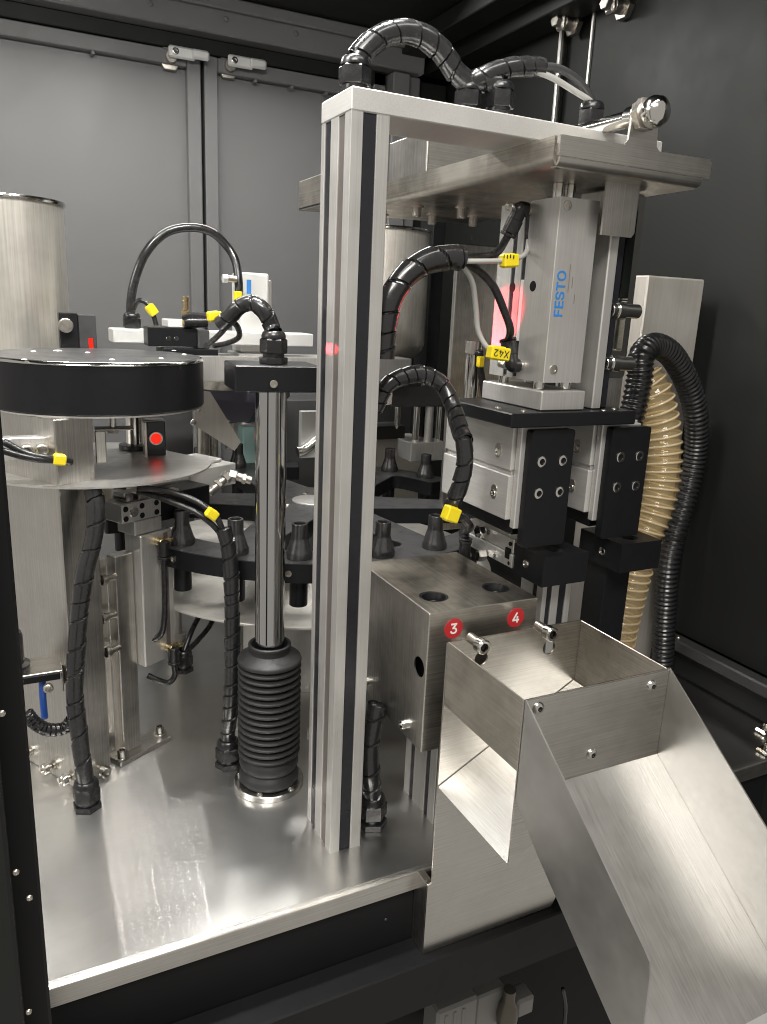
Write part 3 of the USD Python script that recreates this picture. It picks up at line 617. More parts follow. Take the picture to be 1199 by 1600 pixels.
def panel(x):
    zt = lambda y: .299 + SL * (y - yt)
    pts = [(yt, .299), (-.39, zt(-.39)), (-.3965, zt(-.39) - .006), (-.3985, zt(-.39) - .016), (-.402, zt(ye) - .102), (-.262, zt(-.262) - .106), (yt, .197)]
    return extr(Polygon(pts), .0015, pl((x, 0, 0), (0, 1, 0), (0, 0, 1)))
obj('slide_side', panel(CX0 + .0005), 'steel_slope', t); obj('slide_side', panel(CX1 - .003), 'steel_slope', t)
n = V(0, -SL, 1)
f0 = lambda y: .203 + SL * (y - yt)
obj('slide_floor', sheet([(CX0 + .0022, yt, f0(yt)), (CX1 - .0032, yt, f0(yt)), (CX1 - .0032, ye, f0(ye)), (CX0 + .0022, ye, f0(ye))], .0015, -1), 'steel_slope', t)
obj('slide_back', rbox((CX0 + .0022, yt - .0003, f0(yt)), (CX1 - .0032, CF_ - .0016, .2975), .0004), 'steel_along', t)
for u, v in ((841, 1106), (1018, 1071), (924, 1178)):
    p = at(u, v, y=yt - .0003); obj('screw', button(p, (0, -1, 0), .0062, .0035), 'chrome', t); obj('hex_socket_shade', hexa(p + V(0, -.0017, 0), (0, -1, 0), .0024, .0003), 'dark_recess', t)  # dark hex disc drawn as the shade in each button head
for (u, v), lab in (((757, 1012), 'left of the two long screws fixing the chute to the numbered box'), ((864, 992), 'right of the two long screws fixing the chute to the numbered box')):
    p = at(u, v, y=-.118)
    s = thing('long_screw', lab, 'screw', p, 'long screws holding the chute')
    obj('shank', cyl(p + V(0, .0275, 0), p + V(0, .008, 0), .0056), 'dull_nickel', s); obj('head', screw(p + V(0, .009, 0), (0, -1, 0), .0082, .010), 'chrome', s); obj('hex_socket_shade', hexa(p + V(0, .007, 0), (0, -1, 0), .0040, .0045), 'dark_recess', s)  # dark hex plug drawn as the shade in the screw head

# profile standing on the yoke behind the air cylinder, and the chrome framed bracket beside it
s = thing('guide_profile', 'narrow pale aluminium upright with a black strip right of the air cylinder', 'profile', (.35, .03, .52))
obj('profile', rbox((.325, 0, .5245), (.3385, .06, .772)), 'aluminium', s); obj('slot_cover', rbox((.3388, .006, .5245), (.353, .055, .772)), 'slot_cover', s)
t = thing('handle_bracket', 'bright narrow handle bracket with two round spacers right of the air cylinder', 'bracket', (.385, .02, .6))
bxa, bxb = .3545, .384
hb = sbox(bxa, .56, bxb, .772).buffer(-.006).buffer(.006, quad_segs=5)
hb = hb.difference(sbox(bxa + .001, .650, bxb - .009, .766).buffer(-.003).buffer(.003)).difference(sbox(bxa + .001, .592, bxb - .009, .635).buffer(-.003).buffer(.003))
obj('frame', extr(hb, .03, pl((0, .045, 0), (1, 0, 0), (0, 0, 1))), 'chrome', t)
obj('dark_panel', rbox((bxa, .03, .655), (bxb - .01, .04, .755)), 'dark_glass', t)
for zz in (.64, .578):
    obj('spacer', [cyl((bxa - .012, .008, zz), (bxb + .002, .008, zz), .0085), cyl((bxa - .004, .008, zz), (bxa + .008, .008, zz), .0105)], 'chrome', t)
obj('lower_plate', rbox((bxa, .016, .40), (bxb, .03, .565)), 'steel_vertical', t)

# ------------------------------------------------------------------ right: duct and hoses
t = thing('steel_duct', 'plain stainless box duct standing behind the corrugated hoses', 'duct', (.67, .27, 0))
obj('duct', rbox((.607, .225, .0005), (.731, .33, .698), .0025), 'dull_steel', t)
rp, rib = .0068, lambda r, p: (lambda S, A: r * (.93 + .07*np.cos(2*np.pi*S/p)))
hoseP = path((965, 735, .13), (972, 700, .135), (990, 640, .14), (1000, 590, .145), (1003, 556, .15), (1022, 540, .165), (1050, 555, .175), (1075, 600, .185), (1088, 650, .19), (1087, 710, .20), (1074, 770, .20), (1056, 830, .195), (1045, 880, .19), (1040, 950, .19), (1036, 1030, .19), (1034, 1100, .19))
t = thing('corrugated_hose', 'black corrugated hose looping over and down beside the clear one', 'hose', hoseP[0])
obj('tube', sweep(hoseP, rib(.0198, .0084), 22, .00147), 'black_plastic', t, smooth=50)
pz = at(1052, 835, y=.19); obj('tie', lathe([(.0203, -.002), (.0213, -.002), (.0213, .002), (.0203, .002), (.0203, -.002)], pz, (-.18, 0, 1), 28), 'black_plastic', t)
cp = path((1006, 585, .165), (1024, 620, .15), (1036, 680, .14), (1036, 740, .13), (1024, 795, .125), (1006, 840, .125), (992, 890, .13), (978, 945, .13), (966, 1000, .13), (958, 1060, .13))
t = thing('clear_hose', 'clear amber ribbed suction hose hanging behind the right black block', 'hose', cp[0])
obj('tube', sweep(cp, lambda S, A: 0.0258 + .0010*np.cos(2*np.pi*(S/.0135) - A), 26, .0016, caps=False), 'clear_hose', t, smooth=60)
hC, hS = spline(cp, .0009); hT = np.gradient(hC, axis=0); hT /= np.linalg.norm(hT, axis=1)[:, None]; hX = basis(hT[0])[0]; hp = []
for c_, s_, t_ in zip(hC, hS, hT):
    hX = hX - t_ * (hX @ t_); hX /= np.linalg.norm(hX); a_ = 2*np.pi*s_/.0135
    hp.append(c_ + .0268 * (math.cos(a_)*hX + math.sin(a_)*np.cross(t_, hX)))
obj('spiral_rib', sweep(hp, .0020, 7, .0022), 'clear_rib', t, smooth=True)

# ------------------------------------------------------------------ shaft with bellows
BX, BY = -.0225, .163
t = thing('bellows_shaft', 'polished vertical shaft rising from a black rubber bellows', 'shaft', (BX, BY, 0))
obj('flange', lathe([(0, 0), (.0455, 0), (.0465, .001), (.0465, .008), (.0455, .009), (0, .009)], (BX, BY, 0), seg=48), 'steel_plate', t)
for a in (-125, -62, 30, 150):
    obj('flange_bolt', lathe([(0, .004), (.003, .0035), (.0045, .0015), (.0048, 0), (0, 0)], (BX + .0395*math.cos(math.radians(a)), BY + .0395*math.sin(math.radians(a)), .009), seg=14), 'chrome', t)
prof = [(.0, .0092), (.0365, .0092), (.0395, .0125), (.040, .018), (.0375, .0235), (.034, .0265), (.034, .028), (.0375, .031), (.0395, .036), (.0385, .042), (.035, .046)]
z = .048
for k in range(14):
    prof += [(.0345, z), (.0372, z + .0018), (.0408, z + .0042), (.0412, z + .0055), (.0404, z + .0068), (.037, z + .0083)]; z += .0094
prof += [(.0355, z), (.041, z + .003), (.0415, z + .0055), (.040, z + .009), (.030, z + .0145), (.0265, z + .0165), (.0262, z + .019), (.0262, z + .0225), (.0275, z + .0235), (.0275, z + .0268), (.0255, z + .028), (.0235, z + .0268), (.0225, z + .015), (.0, z + .015)]
obj('bellows', lathe(prof, (BX, BY, 0), seg=56), 'rubber', t, smooth=50)
obj('shaft', cyl((BX, BY, .02), (BX, BY, .533), .0188, 48), 'shaft_chrome', t)
blk = unary_union([sbox(BX - .051, BY - .04, BX + .052, BY + .04)])
hb_ = rotz(rbox((BX - .049, BY - .038, .5325), (BX + .052, BY + .04, .5625), .0015), -6, (BX, BY, .5))
obj('head_block', hb_, 'black_anodised', t)
a = at(428, 600, y=BY - .041); obj('set_screw', screw(a + V(0, .0005, 0), (-.1, -1, 0), .0045, .0015), 'dull_nickel', t)
gland((BX + .001, BY - .005, .5625), 'cable gland on the black head of the bellows shaft', 1.0, 15)
zt = .5625
wp = [V(BX + .001, BY - .005, zt + .036)] + path((424, 508, BY), (412, 485, BY), (392, 473, BY + .01), (372, 481, BY + .02), (358, 496, BY + .03), (345, 506, BY + .04))
cable('wrapped_cable', wp, .0095, 'spiral wrapped cable bending left from the gland on the bellows shaft', wrap=.019, group='spiral wrapped cables', seed=7)
c = cable('air_hose', path((352, 500, BY + .035), (338, 496, .22), (320, 493, .26), (300, 492, .30), (288, 496, .32)), .0038, 'thin black hose running left from the shaft cable toward the gripper fittings', 'hose', 'black_plastic', 'black air hoses')
tag(c, at(335, 494, y=.21), (1, .2, .1), None, .011, .016)
cable('air_hose', path((356, 503, BY + .03), (350, 515, .22), (335, 530, .27), (322, 540, .33)), .0036, 'thin black hose dropping from the shaft cable to the dark gripper', 'hose', 'black_plastic', 'black air hoses')
cable('air_hose', path((362, 500, BY + .03), (372, 512, .22), (373, 527, .27), (355, 536, .33), (335, 540, .36)), .0036, 'thin black hose making a small loop right of the dark gripper', 'hose', 'black_plastic', 'black air hoses')

# ------------------------------------------------------------------ turret with cups
TX, TY, TZ = .163, .502, .30
t = thing('turret', 'black star shaped indexing turret with rows of conical cups on its rim', 'turret', (TX, TY, TZ))
def pol(r, deg, z=0): return V(TX + r*math.cos(math.radians(deg)), TY + r*math.sin(math.radians(deg)), z)
def arc_seg(r0, r1, a0, a1, n=10):
    A_ = np.radians(np.linspace(a0, a1, n)); c = V(TX, TY)
    return Polygon([*(c + r0*np.c_[np.cos(A_), np.sin(A_)]), *(c + r1*np.c_[np.cos(A_[::-1]), np.sin(A_[::-1])])])
arms = [20, 80, 140, 200 + 32, 262 + 24 - 2 - 4, 318]
arms = [a for a in (38, 98, 158, 230, 283, 338)]
star = [Point(TX, TY).buffer(.105, 24)]
for a in arms:
    d = pol(1, a) - pol(0, a); s_ = V(-d[1], d[0], 0); c = pol(0, a)
    star.append(Polygon([(c + d*.05 + s_*.05)[:2], (c + d*.30 + s_*.026)[:2], (c + d*.30 - s_*.026)[:2], (c + d*.05 - s_*.05)[:2]]))
    star.append(arc_seg(.285, .345, a - 24, a + 24))
S = unary_union(star).buffer(-.008).buffer(.008).buffer(.012).buffer(-.012)
obj('star_plate', extr(S.buffer(-.0008), .026, pl((0, 0, TZ - .026), (1, 0, 0), (0, 1, 0))), 'black_anodised', t, smooth=30)
obj('star_lit_top', extr(S.buffer(-.0022), .0012, pl((0, 0, TZ - .0005), (1, 0, 0), (0, 1, 0))), 'grey_anodised', t, smooth=30)  # paler layer puts the light on the black star top into colour
obj('hub_cap', cyl((TX, TY, TZ), (TX, TY, TZ + .003), .034, 36), 'aluminium', t)
for k in range(6):
    obj('hub_screw', button(pol(.055, 60*k + 20, TZ + .0006), (0, 0, 1), .007, .003), 'dull_nickel', t)
obj('hub', cyl((TX, TY, .2), (TX, TY, TZ - .027), .06, 36), 'grey_anodised', t)
cupp = [(.0175, 0), (.018, .0015), (.018, .007), (.0165, .010), (.0115, .026), (.0108, .029), (.0108, .047), (.0102, .048), (.0078, .048), (.0072, .046), (.0072, .03), (0, .03)]
for a in arms:
    for o in (-16, 0, 16):
        p = pol(.315, a + o, TZ + .0007)
        c = obj('cup', lathe(cupp, p, seg=32), 'cup_metal', t)
        obj('tube', cyl(p - V(0, 0, .027), p - V(0, 0, .068), .0125, 24), 'black_anodised', c)
        q = pol(.3462 if abs(o) else .3462, a + o, TZ - .014)
for a in (arms[3], arms[4]):
    for o in (-14, 14):
        q = pol(.3442, a + o, TZ - .013); obj('edge_screw', screw(q, pol(1, a + o) - pol(0, a + o), .0045, .0012), 'dull_nickel', t)
t = thing('catch_disc', 'pale round steel disc lying level below the turret', 'disc', (TX, TY, .2))
obj('disc', lathe([(0, 0), (.318, 0), (.319, .0008), (.319, .0032), (.318, .004), (0, .004)], (TX, TY, .196), seg=96), 'pale_disc', t)
for a in (225, 253, 300, 60, 140):
    p = pol(.27, a); obj('pillar', cyl((p[0], p[1], .0005), (p[0], p[1], .1955), .0125, 20), 'aluminium', t)
    obj('pillar_foot', cyl((p[0], p[1], .0003), (p[0], p[1], .012), .02, 20), 'aluminium', t)
t = thing('turret_drive', 'wide grey drive housing under the catch disc', 'housing', (TX, TY, 0))
obj('housing', lathe([(.13, 0), (.13, .10), (.12, .115), (.10, .12), (.10, .195), (0, .195)], (TX, TY, .0005), seg=48), 'aluminium', t)
for k, (u, v, y) in enumerate(((285, 1010, .36), (320, 975, .40))):
    pass
tt = gland(at(287, 1048, y=.33), 'cable gland hanging half hidden between the slim cylinder and the loose bundle', .9)
cable('wire', [at(287, 1020, y=.33)] + path((300, 985, .35), (312, 960, .38), (318, 930, .40)), .004, 'left of two dark wires rising from the gland under the catch disc', mat='black_plastic', group=None)
cable('wire', [at(289, 1020, y=.33)] + path((310, 1000, .35), (332, 970, .38), (338, 930, .40)), .004, 'right of two dark wires rising from the gland under the catch disc', mat='black_plastic', group=None)

# ------------------------------------------------------------------ left station, turned 30 degrees
SK, SE1, SE2 = V(-.258, .241), V(.866, .5), V(-.5, .866)
SM = frame(SE1, SE2, (SK[0], SK[1], 0))
def SP(a, b, z): return V(*(SK + a*SE1 + b*SE2), z)
D1, D2 = V(.866, .5, 0), V(-.5, .866, 0)
def lb(lo, hi, b=.001):
    m = rbox(lo, hi, b); m.apply_transform(SM); return m
t = thing('station_column', 'tall stainless box column with socket screws round its foot, at the left', 'column', SP(.026, .06, 0))
obj('column', lb((0, 0, .0005), (.052, .135, .49), .0015), 'steel_vertical', t)
for u, v, d in ((73, 1203, -D1), (106, 1218, -D1), (163, 1207, -D2), (38, 1180, -D1)):
    k = 0
    p = at(u, v, z=.012)
    q = p - SP(0, 0, 0); a_, b_ = q[:2] @ SE1, q[:2] @ SE2
    p = SP(-.012, min(max(b_, .012), .12), .014) if d is not -D2 and np.allclose(d, -D1) else SP(min(max(a_, .008), .045), -.012, .014)
    o = obj('foot_screw', [cyl(p - d*.0115, p, .0045, 12)], 'dull_nickel', t); obj('screw_head', screw(p - d*.006, d, .0078, .008), 'chrome', o)
obj('side_cover', lb((.0521, .01, .02), (.0560, .11, .36), .0008), 'dark_recess', t)
t = thing('round_shelf', 'thin polished steel disc projecting round the left column', 'disc', (-.2, .38, .41))
ca, cb = at(316, 716, z=.411), at(250, 702, z=.411); cd = (ca - cb) / np.linalg.norm(ca - cb); cn = V(-cd[1], cd[0], 0); cn = cn if cn[1] > 0 else -cn
cut = Polygon([(ca + cd*.5)[:2], (cb - cd*.02)[:2], (cb - cd*.02 + cn*.5)[:2], (ca + cd*.5 + cn*.5)[:2]])
obj('disc', extr(Point(-.2, .378).buffer(.153, 48).difference(cut), .0024, pl((0, 0, .409), (1, 0, 0), (0, 1, 0))), 'shelf_steel', t, smooth=30)
obj('bracket', lb((.0525, .02, .375), (.09, .05, .4085)), 'steel_vertical', t)
DX, DY, DZ, DR = -.192, .378, .492, .1365
t = thing('black_drum', 'thick black round drum plate at the upper left with small white dots', 'drum', (DX, DY, DZ))
obj('drum', lathe([(0, 0), (DR - .002, 0), (DR, .002), (DR, .060), (DR - .004, .0625), (0, .0625)], (DX, DY, DZ), seg=96), 'black_anodised', t)
obj('top_disc', lathe([(0, .0626), (DR - .0045, .0626), (DR - .005, .0634), (0, .0634)], (DX, DY, DZ), seg=96), 'grey_anodised', t)
obj('top_edge', lathe([(DR - .0045, .0622), (DR - .0015, .0606), (DR + .0004, .0590), (DR + .0008, .0598), (DR - .001, .0622), (DR - .004, .0632), (DR - .0045, .0622)], (DX, DY, DZ), seg=96), 'chrome', t)
obj('bottom_rim', lathe([(DR - .006, -.003), (DR - .002, -.002), (DR - .002, -.0002), (DR - .006, -.0002), (DR - .006, -.003)], (DX, DY, DZ), seg=96), 'aluminium', t)
for u, v in ((90, 548), (137, 551), (38, 562), (175, 562), (252, 560), (272, 548), (288, 554), (52, 549)):
    p = at(u, v, z=DZ + .0634); obj('screw', button(p, (0, 0, 1), .0035 if u != 90 else .006, .0012), 'white_metal', t)
# drum post, small bracket and red lamp between drum and shelf
t = thing('drum_post', 'bright round post between drum and thin shelf', 'post', (-.14, .42, .42))
p = at(212, 700, z=.4116)
obj('post', cyl((p[0], p[1], .4118), (p[0], p[1], .4915), .014, 28), 'chrome', t)
obj('foot', cyl((p[0], p[1], .4116), (p[0], p[1], .418), .024, 28), 'grey_anodised', t)
t = thing('stop_bracket', 'small bent steel bracket hanging with a pin under the drum', 'bracket', at(170, 690, y=.30))
p = at(152, 675, y=.29)
obj('plate', rbox(p + V(-.003, 0, -.040), p + V(.010, .004, .001)), 'steel_vertical', t); obj('tongue', rbox(p + V(-.002, .0, .0012), p + V(.045, .02, .004)), 'steel_along', t)
obj('pin', cyl(p + V(.020, .01, .004), p + V(.020, .01, .03), .0042, 14), 'chrome', t); obj('nut', hexa(p + V(.020, .01, -.003), (0, 0, 1), .008, .004), 'dull_nickel', t)
t = thing('red_sensor', 'small sensor with glowing red lens below the drum', 'sensor', at(244, 683, y=.40))
p = at(244, 683, y=.40)
obj('housing', rbox(p + V(-.012, .004, -.03), p + V(.014, .02, .022)), 'dark_glass', t); obj('lens', lathe([(0, 0), (.0075, 0), (.007, .003), (0, .0035)], p + V(0, .004, -.002), (0, -1, 0), 20), 'red_lamp', t); obj('bezel', pipe(p + V(0, .004, -.002), p + V(0, -.0005, -.002), .0095, .0076, 20), 'dull_nickel', t)
obj('frame', [rbox(p + V(-.016, -.002, -.03), p + V(-.0122, .02, .022)), rbox(p + V(-.016, -.002, .0222), p + V(.014, .02, .025))], 'steel_vertical', t)
t = thing('cable_block', 'small steel block with two round cable sockets left of the column top', 'block', at(60, 700, y=.27))
p = at(48, 705, y=.245)
obj('block', rbox(p + V(-.05, .012, -.012), p + V(.022, .03, .014)), 'aluminium', t)
for dx in (-.004, .012): obj('socket', lathe([(.0075, 0), (.0075, .012), (.006, .013), (.0045, .012), (.0045, .006), (0, .006)], p + V(dx, .012, 0), (0, -1, 0), 18), 'dull_nickel', t)
c = cable('wire', path((5, 690, .24), (40, 708, .236), (75, 716, .235), (112, 722, .245)), .0042, 'dark wire with yellow tag crossing in front of the two sockets', mat='black_plastic')
tag(c, at(93, 718, y=.236), (1, .1, -.15), None, .012, .014)
cable('wire', path((0, 703, .23), (30, 712, .23), (60, 718, .232), (100, 720, .24)), .0038, 'lower dark wire beside the one with the yellow tag', mat='black_plastic')

# slim cylinder unit of the left station
t = thing('slim_cylinder', 'slim aluminium air cylinder with two fittings on a stainless stand', 'cylinder', SP(.12, .02, 0))
obj('foot_plate', lb((.066, -.002, .0005), (.158, .035, .008)), 'steel_along', t)
obj('stand', lb((.083, .012, .0085), (.112, .03, .30)), 'steel_vertical', t)
obj('back_stand', lb((.062, .030, .0085), (.083, .05, .295)), 'steel_vertical', t)
for a, b in ((.075, .006), (.148, .014)):
    p = SP(a, b, .008); obj('foot_bolt', [hexa(p, (0, 0, 1), .010, .004), screw(p + V(0, 0, .004), (0, 0, 1), .0068, .010)], 'chrome', t)
obj('body', lb((.1125, -.004, .135), (.166, .03, .325), .0015), 'aluminium', t)
obj('track', lb((.150, -.0052, .15), (.157, -.0042, .322), .0002), 'slot_grey', t)
obj('end_cap', lb((.107, .0, .326), (.152, .036, .345)), 'aluminium', t)
for u, v in ((165, 905), (165, 965), (172, 1018)):
    p = at(u, v, y=.285); o = obj('side_screw', [cyl(p, p + D1*.016, .0045, 12), screw(p, -D1, .0072, .007)], 'dull_nickel', t)
for a, zz in ((.140, .312), (.152, .152)):
    p = SP(a, -.004, zz)
    obj('fitting', [cyl(p, p - D2*.012, .006), hexa(p - D2*.006 + D1*.006, D1, .005, .008), cyl(p - D2*.006 + D1*.014, p - D2*.006 + D1*.02, .004)], 'brass', t)
    obj('fitting_sleeve', [cyl(p - D2*.012 + V(0, 0, .003), p - D2*.012 - V(0, 0, .018), .0078), cyl(p - D2*.012 - V(0, 0, .0185), p - D2*.012 - V(0, 0, .022), .0085)], 'black_plastic', t)
p = SP(.140, -.016, .292)
cable('air_hose', [p, p + V(0, 0, -.05), p + V(-.002, 0, -.09), p + V(-.008, .004, -.115), p + V(-.03, .01, -.125)], .0042, 'black hose hanging from the upper fitting of the slim cylinder', 'hose', 'black_plastic', 'black air hoses')
p = SP(.152, -.016, .130)
cable('air_hose', [p, p + V(.001, 0, -.018), p + V(-.008, 0, -.028), p + V(-.022, 0, -.022), p + V(-.036, .005, -.014)], .0042, 'short curled black hose at the lower fitting of the slim cylinder', 'hose', 'black_plastic', 'black air hoses')
# gripper on top of the slim cylinder
t = thing('small_gripper', 'small silver gripper with black slide on top of the slim cylinder', 'gripper', SP(.12, .02, .35))
p = SP(.10, -.002, .347)
obj('base', lb((.088, .0, .346), (.152, .035, .372)), 'aluminium', t)
obj('cap', [lb((.098, .004, .3725), (.110, .03, .385)), lb((.116, .002, .3725), (.134, .032, .382))], 'chrome', t)
for a in (.094, .120, .144):
    for zz in (.352, .365): obj('dowel', lathe([(0, 0), (.004, 0), (.0035, .001), (0, .001)], SP(a, 0, zz), -D2, 12), 'dark_recess', t)
obj('badge', lathe([(0, 0), (.007, 0), (.0065, .0012), (0, .0012)], SP(.107, 0, .359), -D2, 20), 'chrome', t)
obj('slide', lb((.155, .005, .335), (.246, .05, .372)), 'black_anodised', t)
obj('slide_rail', lb((.150, .052, .366), (.25, .07, .3745)), 'aluminium_deep', t)
obj('slide_cap', lb((.16, .006, .3725), (.19, .02, .3755)), 'aluminium_deep', t)
t = thing('twin_plate', 'pair of silver plates with two screw fittings beside the shaft', 'block', SP(.27, .06, .36))
obj('plate', lb((.25, .05, .350), (.345, .12, .384)), 'aluminium_deep', t); obj('top_plate', lb((.20, .07, .3845), (.335, .13, .390)), 'aluminium_deep', t)
for (u0, v0, u1, v1) in ((356, 744, 326, 771), (362, 742, 393, 751)):
    p, q = at(u0, v0, y=.415), at(u1, v1, y=.405); d = (q - p) / np.linalg.norm(q - p)
    obj('fitting', [hexa(p - d*.004, d, .0095, .012), cyl(p + d*.008, p + d*.018, .0065), hexa(p + d*.017, d, .0088, .006), cyl(p + d*.023, q, .0062)], 'dull_nickel', t)
# cables on the plate: left bundle and the one rising to the small gripper
GA, GB, GC = at(137, 1262, z=0), at(357, 1196, z=0), at(581, 1288, z=0)
gland(GA, 'cable gland on the plate at the foot of the left box column', 1.08, 5)
gland(GB, 'cable gland on the plate left of the bellows', 1.12, 25)
gland(GC, 'cable gland on the plate just right of the tall aluminium column', 1.15, 10)
wp = [GA + V(0, 0, .036), GA + V(-.002, 0, .06)] + path((124, 1150, .205), (117, 1090, .21), (119, 1020, .215), (125, 950, .22), (134, 890, .222), (147, 840, .226), (150, 795, .232), (146, 765, .24))
cable('wrapped_cable', wp, .0105, 'black spiral wrapped cable climbing the left box column', wrap=.03, group='spiral wrapped cables', seed=8)
wp = [GB + V(0, 0, .036), GB + V(0, 0, .055)] + path((360, 1110, .214), (363, 1040, .216), (363, 970, .218), (362, 910, .22), (358, 860, .222), (350, 826, .225))
cable('wrapped_cable', wp, .0103, 'black spiral wrapped cable standing upright left of the bellows shaft', wrap=.021, group='spiral wrapped cables', seed=9)
c = cable('air_hose', path((350, 832, .226), (338, 808, .23), (318, 790, .24), (290, 776, .255), (255, 766, .27), (215, 763, .285)), .004, 'upper of two black hoses leaving the upright wrap, with yellow tag', 'hose', 'black_plastic', 'black air hoses')
tag(c, at(331, 803, y=.23), (.8, 0, -.6), None, .012, .016)
cable('air_hose', path((346, 836, .23), (330, 818, .235), (305, 800, .245), (275, 787, .26), (245, 776, .275), (215, 768, .29)), .0038, 'lower of two black hoses leaving the upright wrap', 'hose', 'black_plastic', 'black air hoses')
wp = [GC + V(0, 0, .036)] + path((580, 1215, .02), (578, 1170, .022), (584, 1130, .024), (590, 1100, .026))
cable('wrapped_cable', wp, .0115, 'black wrapped cable rising behind the tall column from its gland', wrap=.03, group='spiral wrapped cables', seed=11)
# far left: bracket shelf with a sensor, blue tube
t = thing('bracket_shelf', 'small stainless shelf with a black knob at the far left edge', 'shelf', at(60, 1050, y=.24))
p = at(98, 1047, y=.235)
obj('top', rbox(p + V(-.09, 0, -.002), p + V(0, .05, 0)), 'steel_along', t); obj('edge', rbox(p + V(-.002, 0, -.03), p + V(.0002, .05, -.0022)), 'steel_vertical', t)
obj('dark_strip', rbox(p + V(-.09, -.001, -.012), p + V(-.003, .002, -.0022)), 'dark_recess', t)
obj('bolt', screw(p + V(-.018, .0, -.02), (0, -1, 0), .006, .006), 'dull_nickel', t)
kb = p + V(-.055, .022, 0)
obj('knob', lathe([(.019, 0), (.02, .002), (.02, .008), (.0135, .010), (.0135, .045), (.012, .05), (0, .05)], kb, seg=28), 'black_plastic', t)
cable('blue_tube', path((66, 1062, .245), (67, 1090, .245), (70, 1122, .245)), .0042, 'straight blue tube under the small shelf at far left', 'tube', 'blue_tube')
cable('corrugated_wire', path((42, 1115, .225), (55, 1130, .225), (75, 1140, .225), (100, 1138, .225), (112, 1125, .22)), .008, 'short ribbed black conduit curling under the small shelf at far left', 'conduit', 'black_plastic', wrap=.006)

# ------------------------------------------------------------------ far side of the machine
def canister(cx, cy, r, z0, z1, label):
    t = thing('steel_canister', label, 'canister', (cx, cy, z0), 'steel canisters behind the turret')
    obj('body', lathe([(0, -.03), (r*.45, -.03), (r*.8, -.016), (r*.96, 0), (r, .012), (r, z1 - z0 - .006)], (cx, cy, z0), seg=64), 'can_steel', t)
    obj('rim', lathe([(r - .002, -.006), (r + .0035, -.006), (r + .0045, -.003), (r + .0035, 0), (r - .002, 0), (r - .003, -.003), (r - .002, -.006)], (cx, cy, z1), seg=64), 'chrome', t)
    obj('neck', cyl((cx, cy, z0 - .09), (cx, cy, z0 - .031), .03, 32), 'steel_vertical', t)
    return t
canister(-.282, .75, .088, .53, .775, 'polished steel canister at the left edge behind the black drum')
canister(.405, .75, .09, .55, .783, 'polished steel canister seen behind the tall column')
t = thing('back_beam', 'broad aluminium bar running behind the turret', 'beam', (.2, .62, .53))
a = at(300, 600, y=.6); b = at(300, 556, y=.6)
obj('bar', rbox((a[0] - .03, .6, a[2] + .004), (.40, .68, b[2]), .0015), 'aluminium', t)
for xx in (.30,): obj('bar_leg', rbox((xx - .02, .62, .0), (xx + .02, .66, a[2] + .003)), 'aluminium', t)
t = thing('white_cylinder', 'pale air cylinder with blue print standing on the back bar', 'cylinder', (.1, .66, .56))
a = at(377, 545, y=.62); b = at(428, 428, y=.62)
obj('body', rbox((a[0], .62, b[2] - .135), (b[0] - .008, .68, b[2]), .003), 'white_metal', t); obj('side_rail', rbox((b[0] - .0075, .63, b[2] - .135), (b[0], .67, b[2] - .01), .002), 'aluminium', t)
obj('label', rbox((a[0] + .010, .6195, b[2] - .035), (a[0] + .018, .6198, b[2] - .012), .0001), 'blue_ink', t)
obj('lettering', word('FESTO', .006, (a[0] + .014, .6194, b[2] - .05), (0, 0, 1), (-1, 0, 0), .0003, True), 'blue_ink', t)
obj('foot', rbox((a[0] - .006, .612, b[2] - .1435), (b[0] + .006, .69, b[2] - .1355)), 'aluminium', t)
t = thing('white_block', 'long pale block under the far gripper behind the drum', 'block', at(300, 530, y=.62))
a = at(178, 545, y=.6); b = at(490, 522, y=.6)
obj('block', rbox((a[0], .6, .5585), (b[0], .66, b[2]), .0015), 'white_metal', t)
t = thing('dark_gripper', 'dark flat gripper with two holes above the pale block', 'gripper', at(280, 530, y=.5))
a = at(232, 545, y=.5); b = at(308, 513, y=.5)
obj('body', rbox((a[0], .5, a[2] + .004), (b[0], .54, b[2]), .001), 'black_anodised', t); obj('end', rbox((b[0] + .0003, .495, a[2] + .002), (b[0] + .018, .545, b[2] - .002), .001), 'grey_anodised', t)
obj('jaw', rbox((a[0] + .02, .49, a[2] - .008), (b[0] + .03, .55, a[2] + .0015)), 'black_anodised', t); obj('top', rbox((a[0] + .03, .5, b[2] + .0003), (b[0], .55, b[2] + .012)), 'white_metal', t)
for u in (264, 276): p = at(u, 529, y=.5); obj('hole', cyl(p + V(0, -.0004, 0), p + V(0, .002, 0), .0038, 14), 'chrome', t)
t = thing('needle_valve', 'small brass valve with ribbed nut above the far gripper', 'valve', at(291, 495, y=.5))
p = at(291, 508, y=.5)
obj('stem', [cyl(p, p + V(0, 0, .014), .0065), hexa(p + V(0, 0, .014), (0, 0, 1), .0065, .008), cyl(p + V(0, 0, .022), p + V(0, 0, .036), .0045), cyl(p + V(0, 0, .036), p + V(0, 0, .042), .0055)], 'brass', t)
obj('body', [cyl(p + V(-.004, 0, .004), p + V(.032, 0, .006), .0085)], 'black_plastic', t)
gland(at(207, 523, y=.64), 'cable gland on the pale block below the high thin cable arch', .95)
p0 = at(207, 498, y=.64)
c = cable('cable', [p0] + path((204, 480, .64), (210, 440, .64), (228, 395, .64), (258, 364, .64), (295, 355, .64), (330, 362, .64), (355, 385, .64), (368, 408, .63), (373, 440, .62), (373, 470, .615)), .0072, 'dark cable making a high thin arch before the rear door seam', mat='wrap_plastic')
tag(c, at(372, 463, y=.61), (0, 0, 1), None, .013, .017)
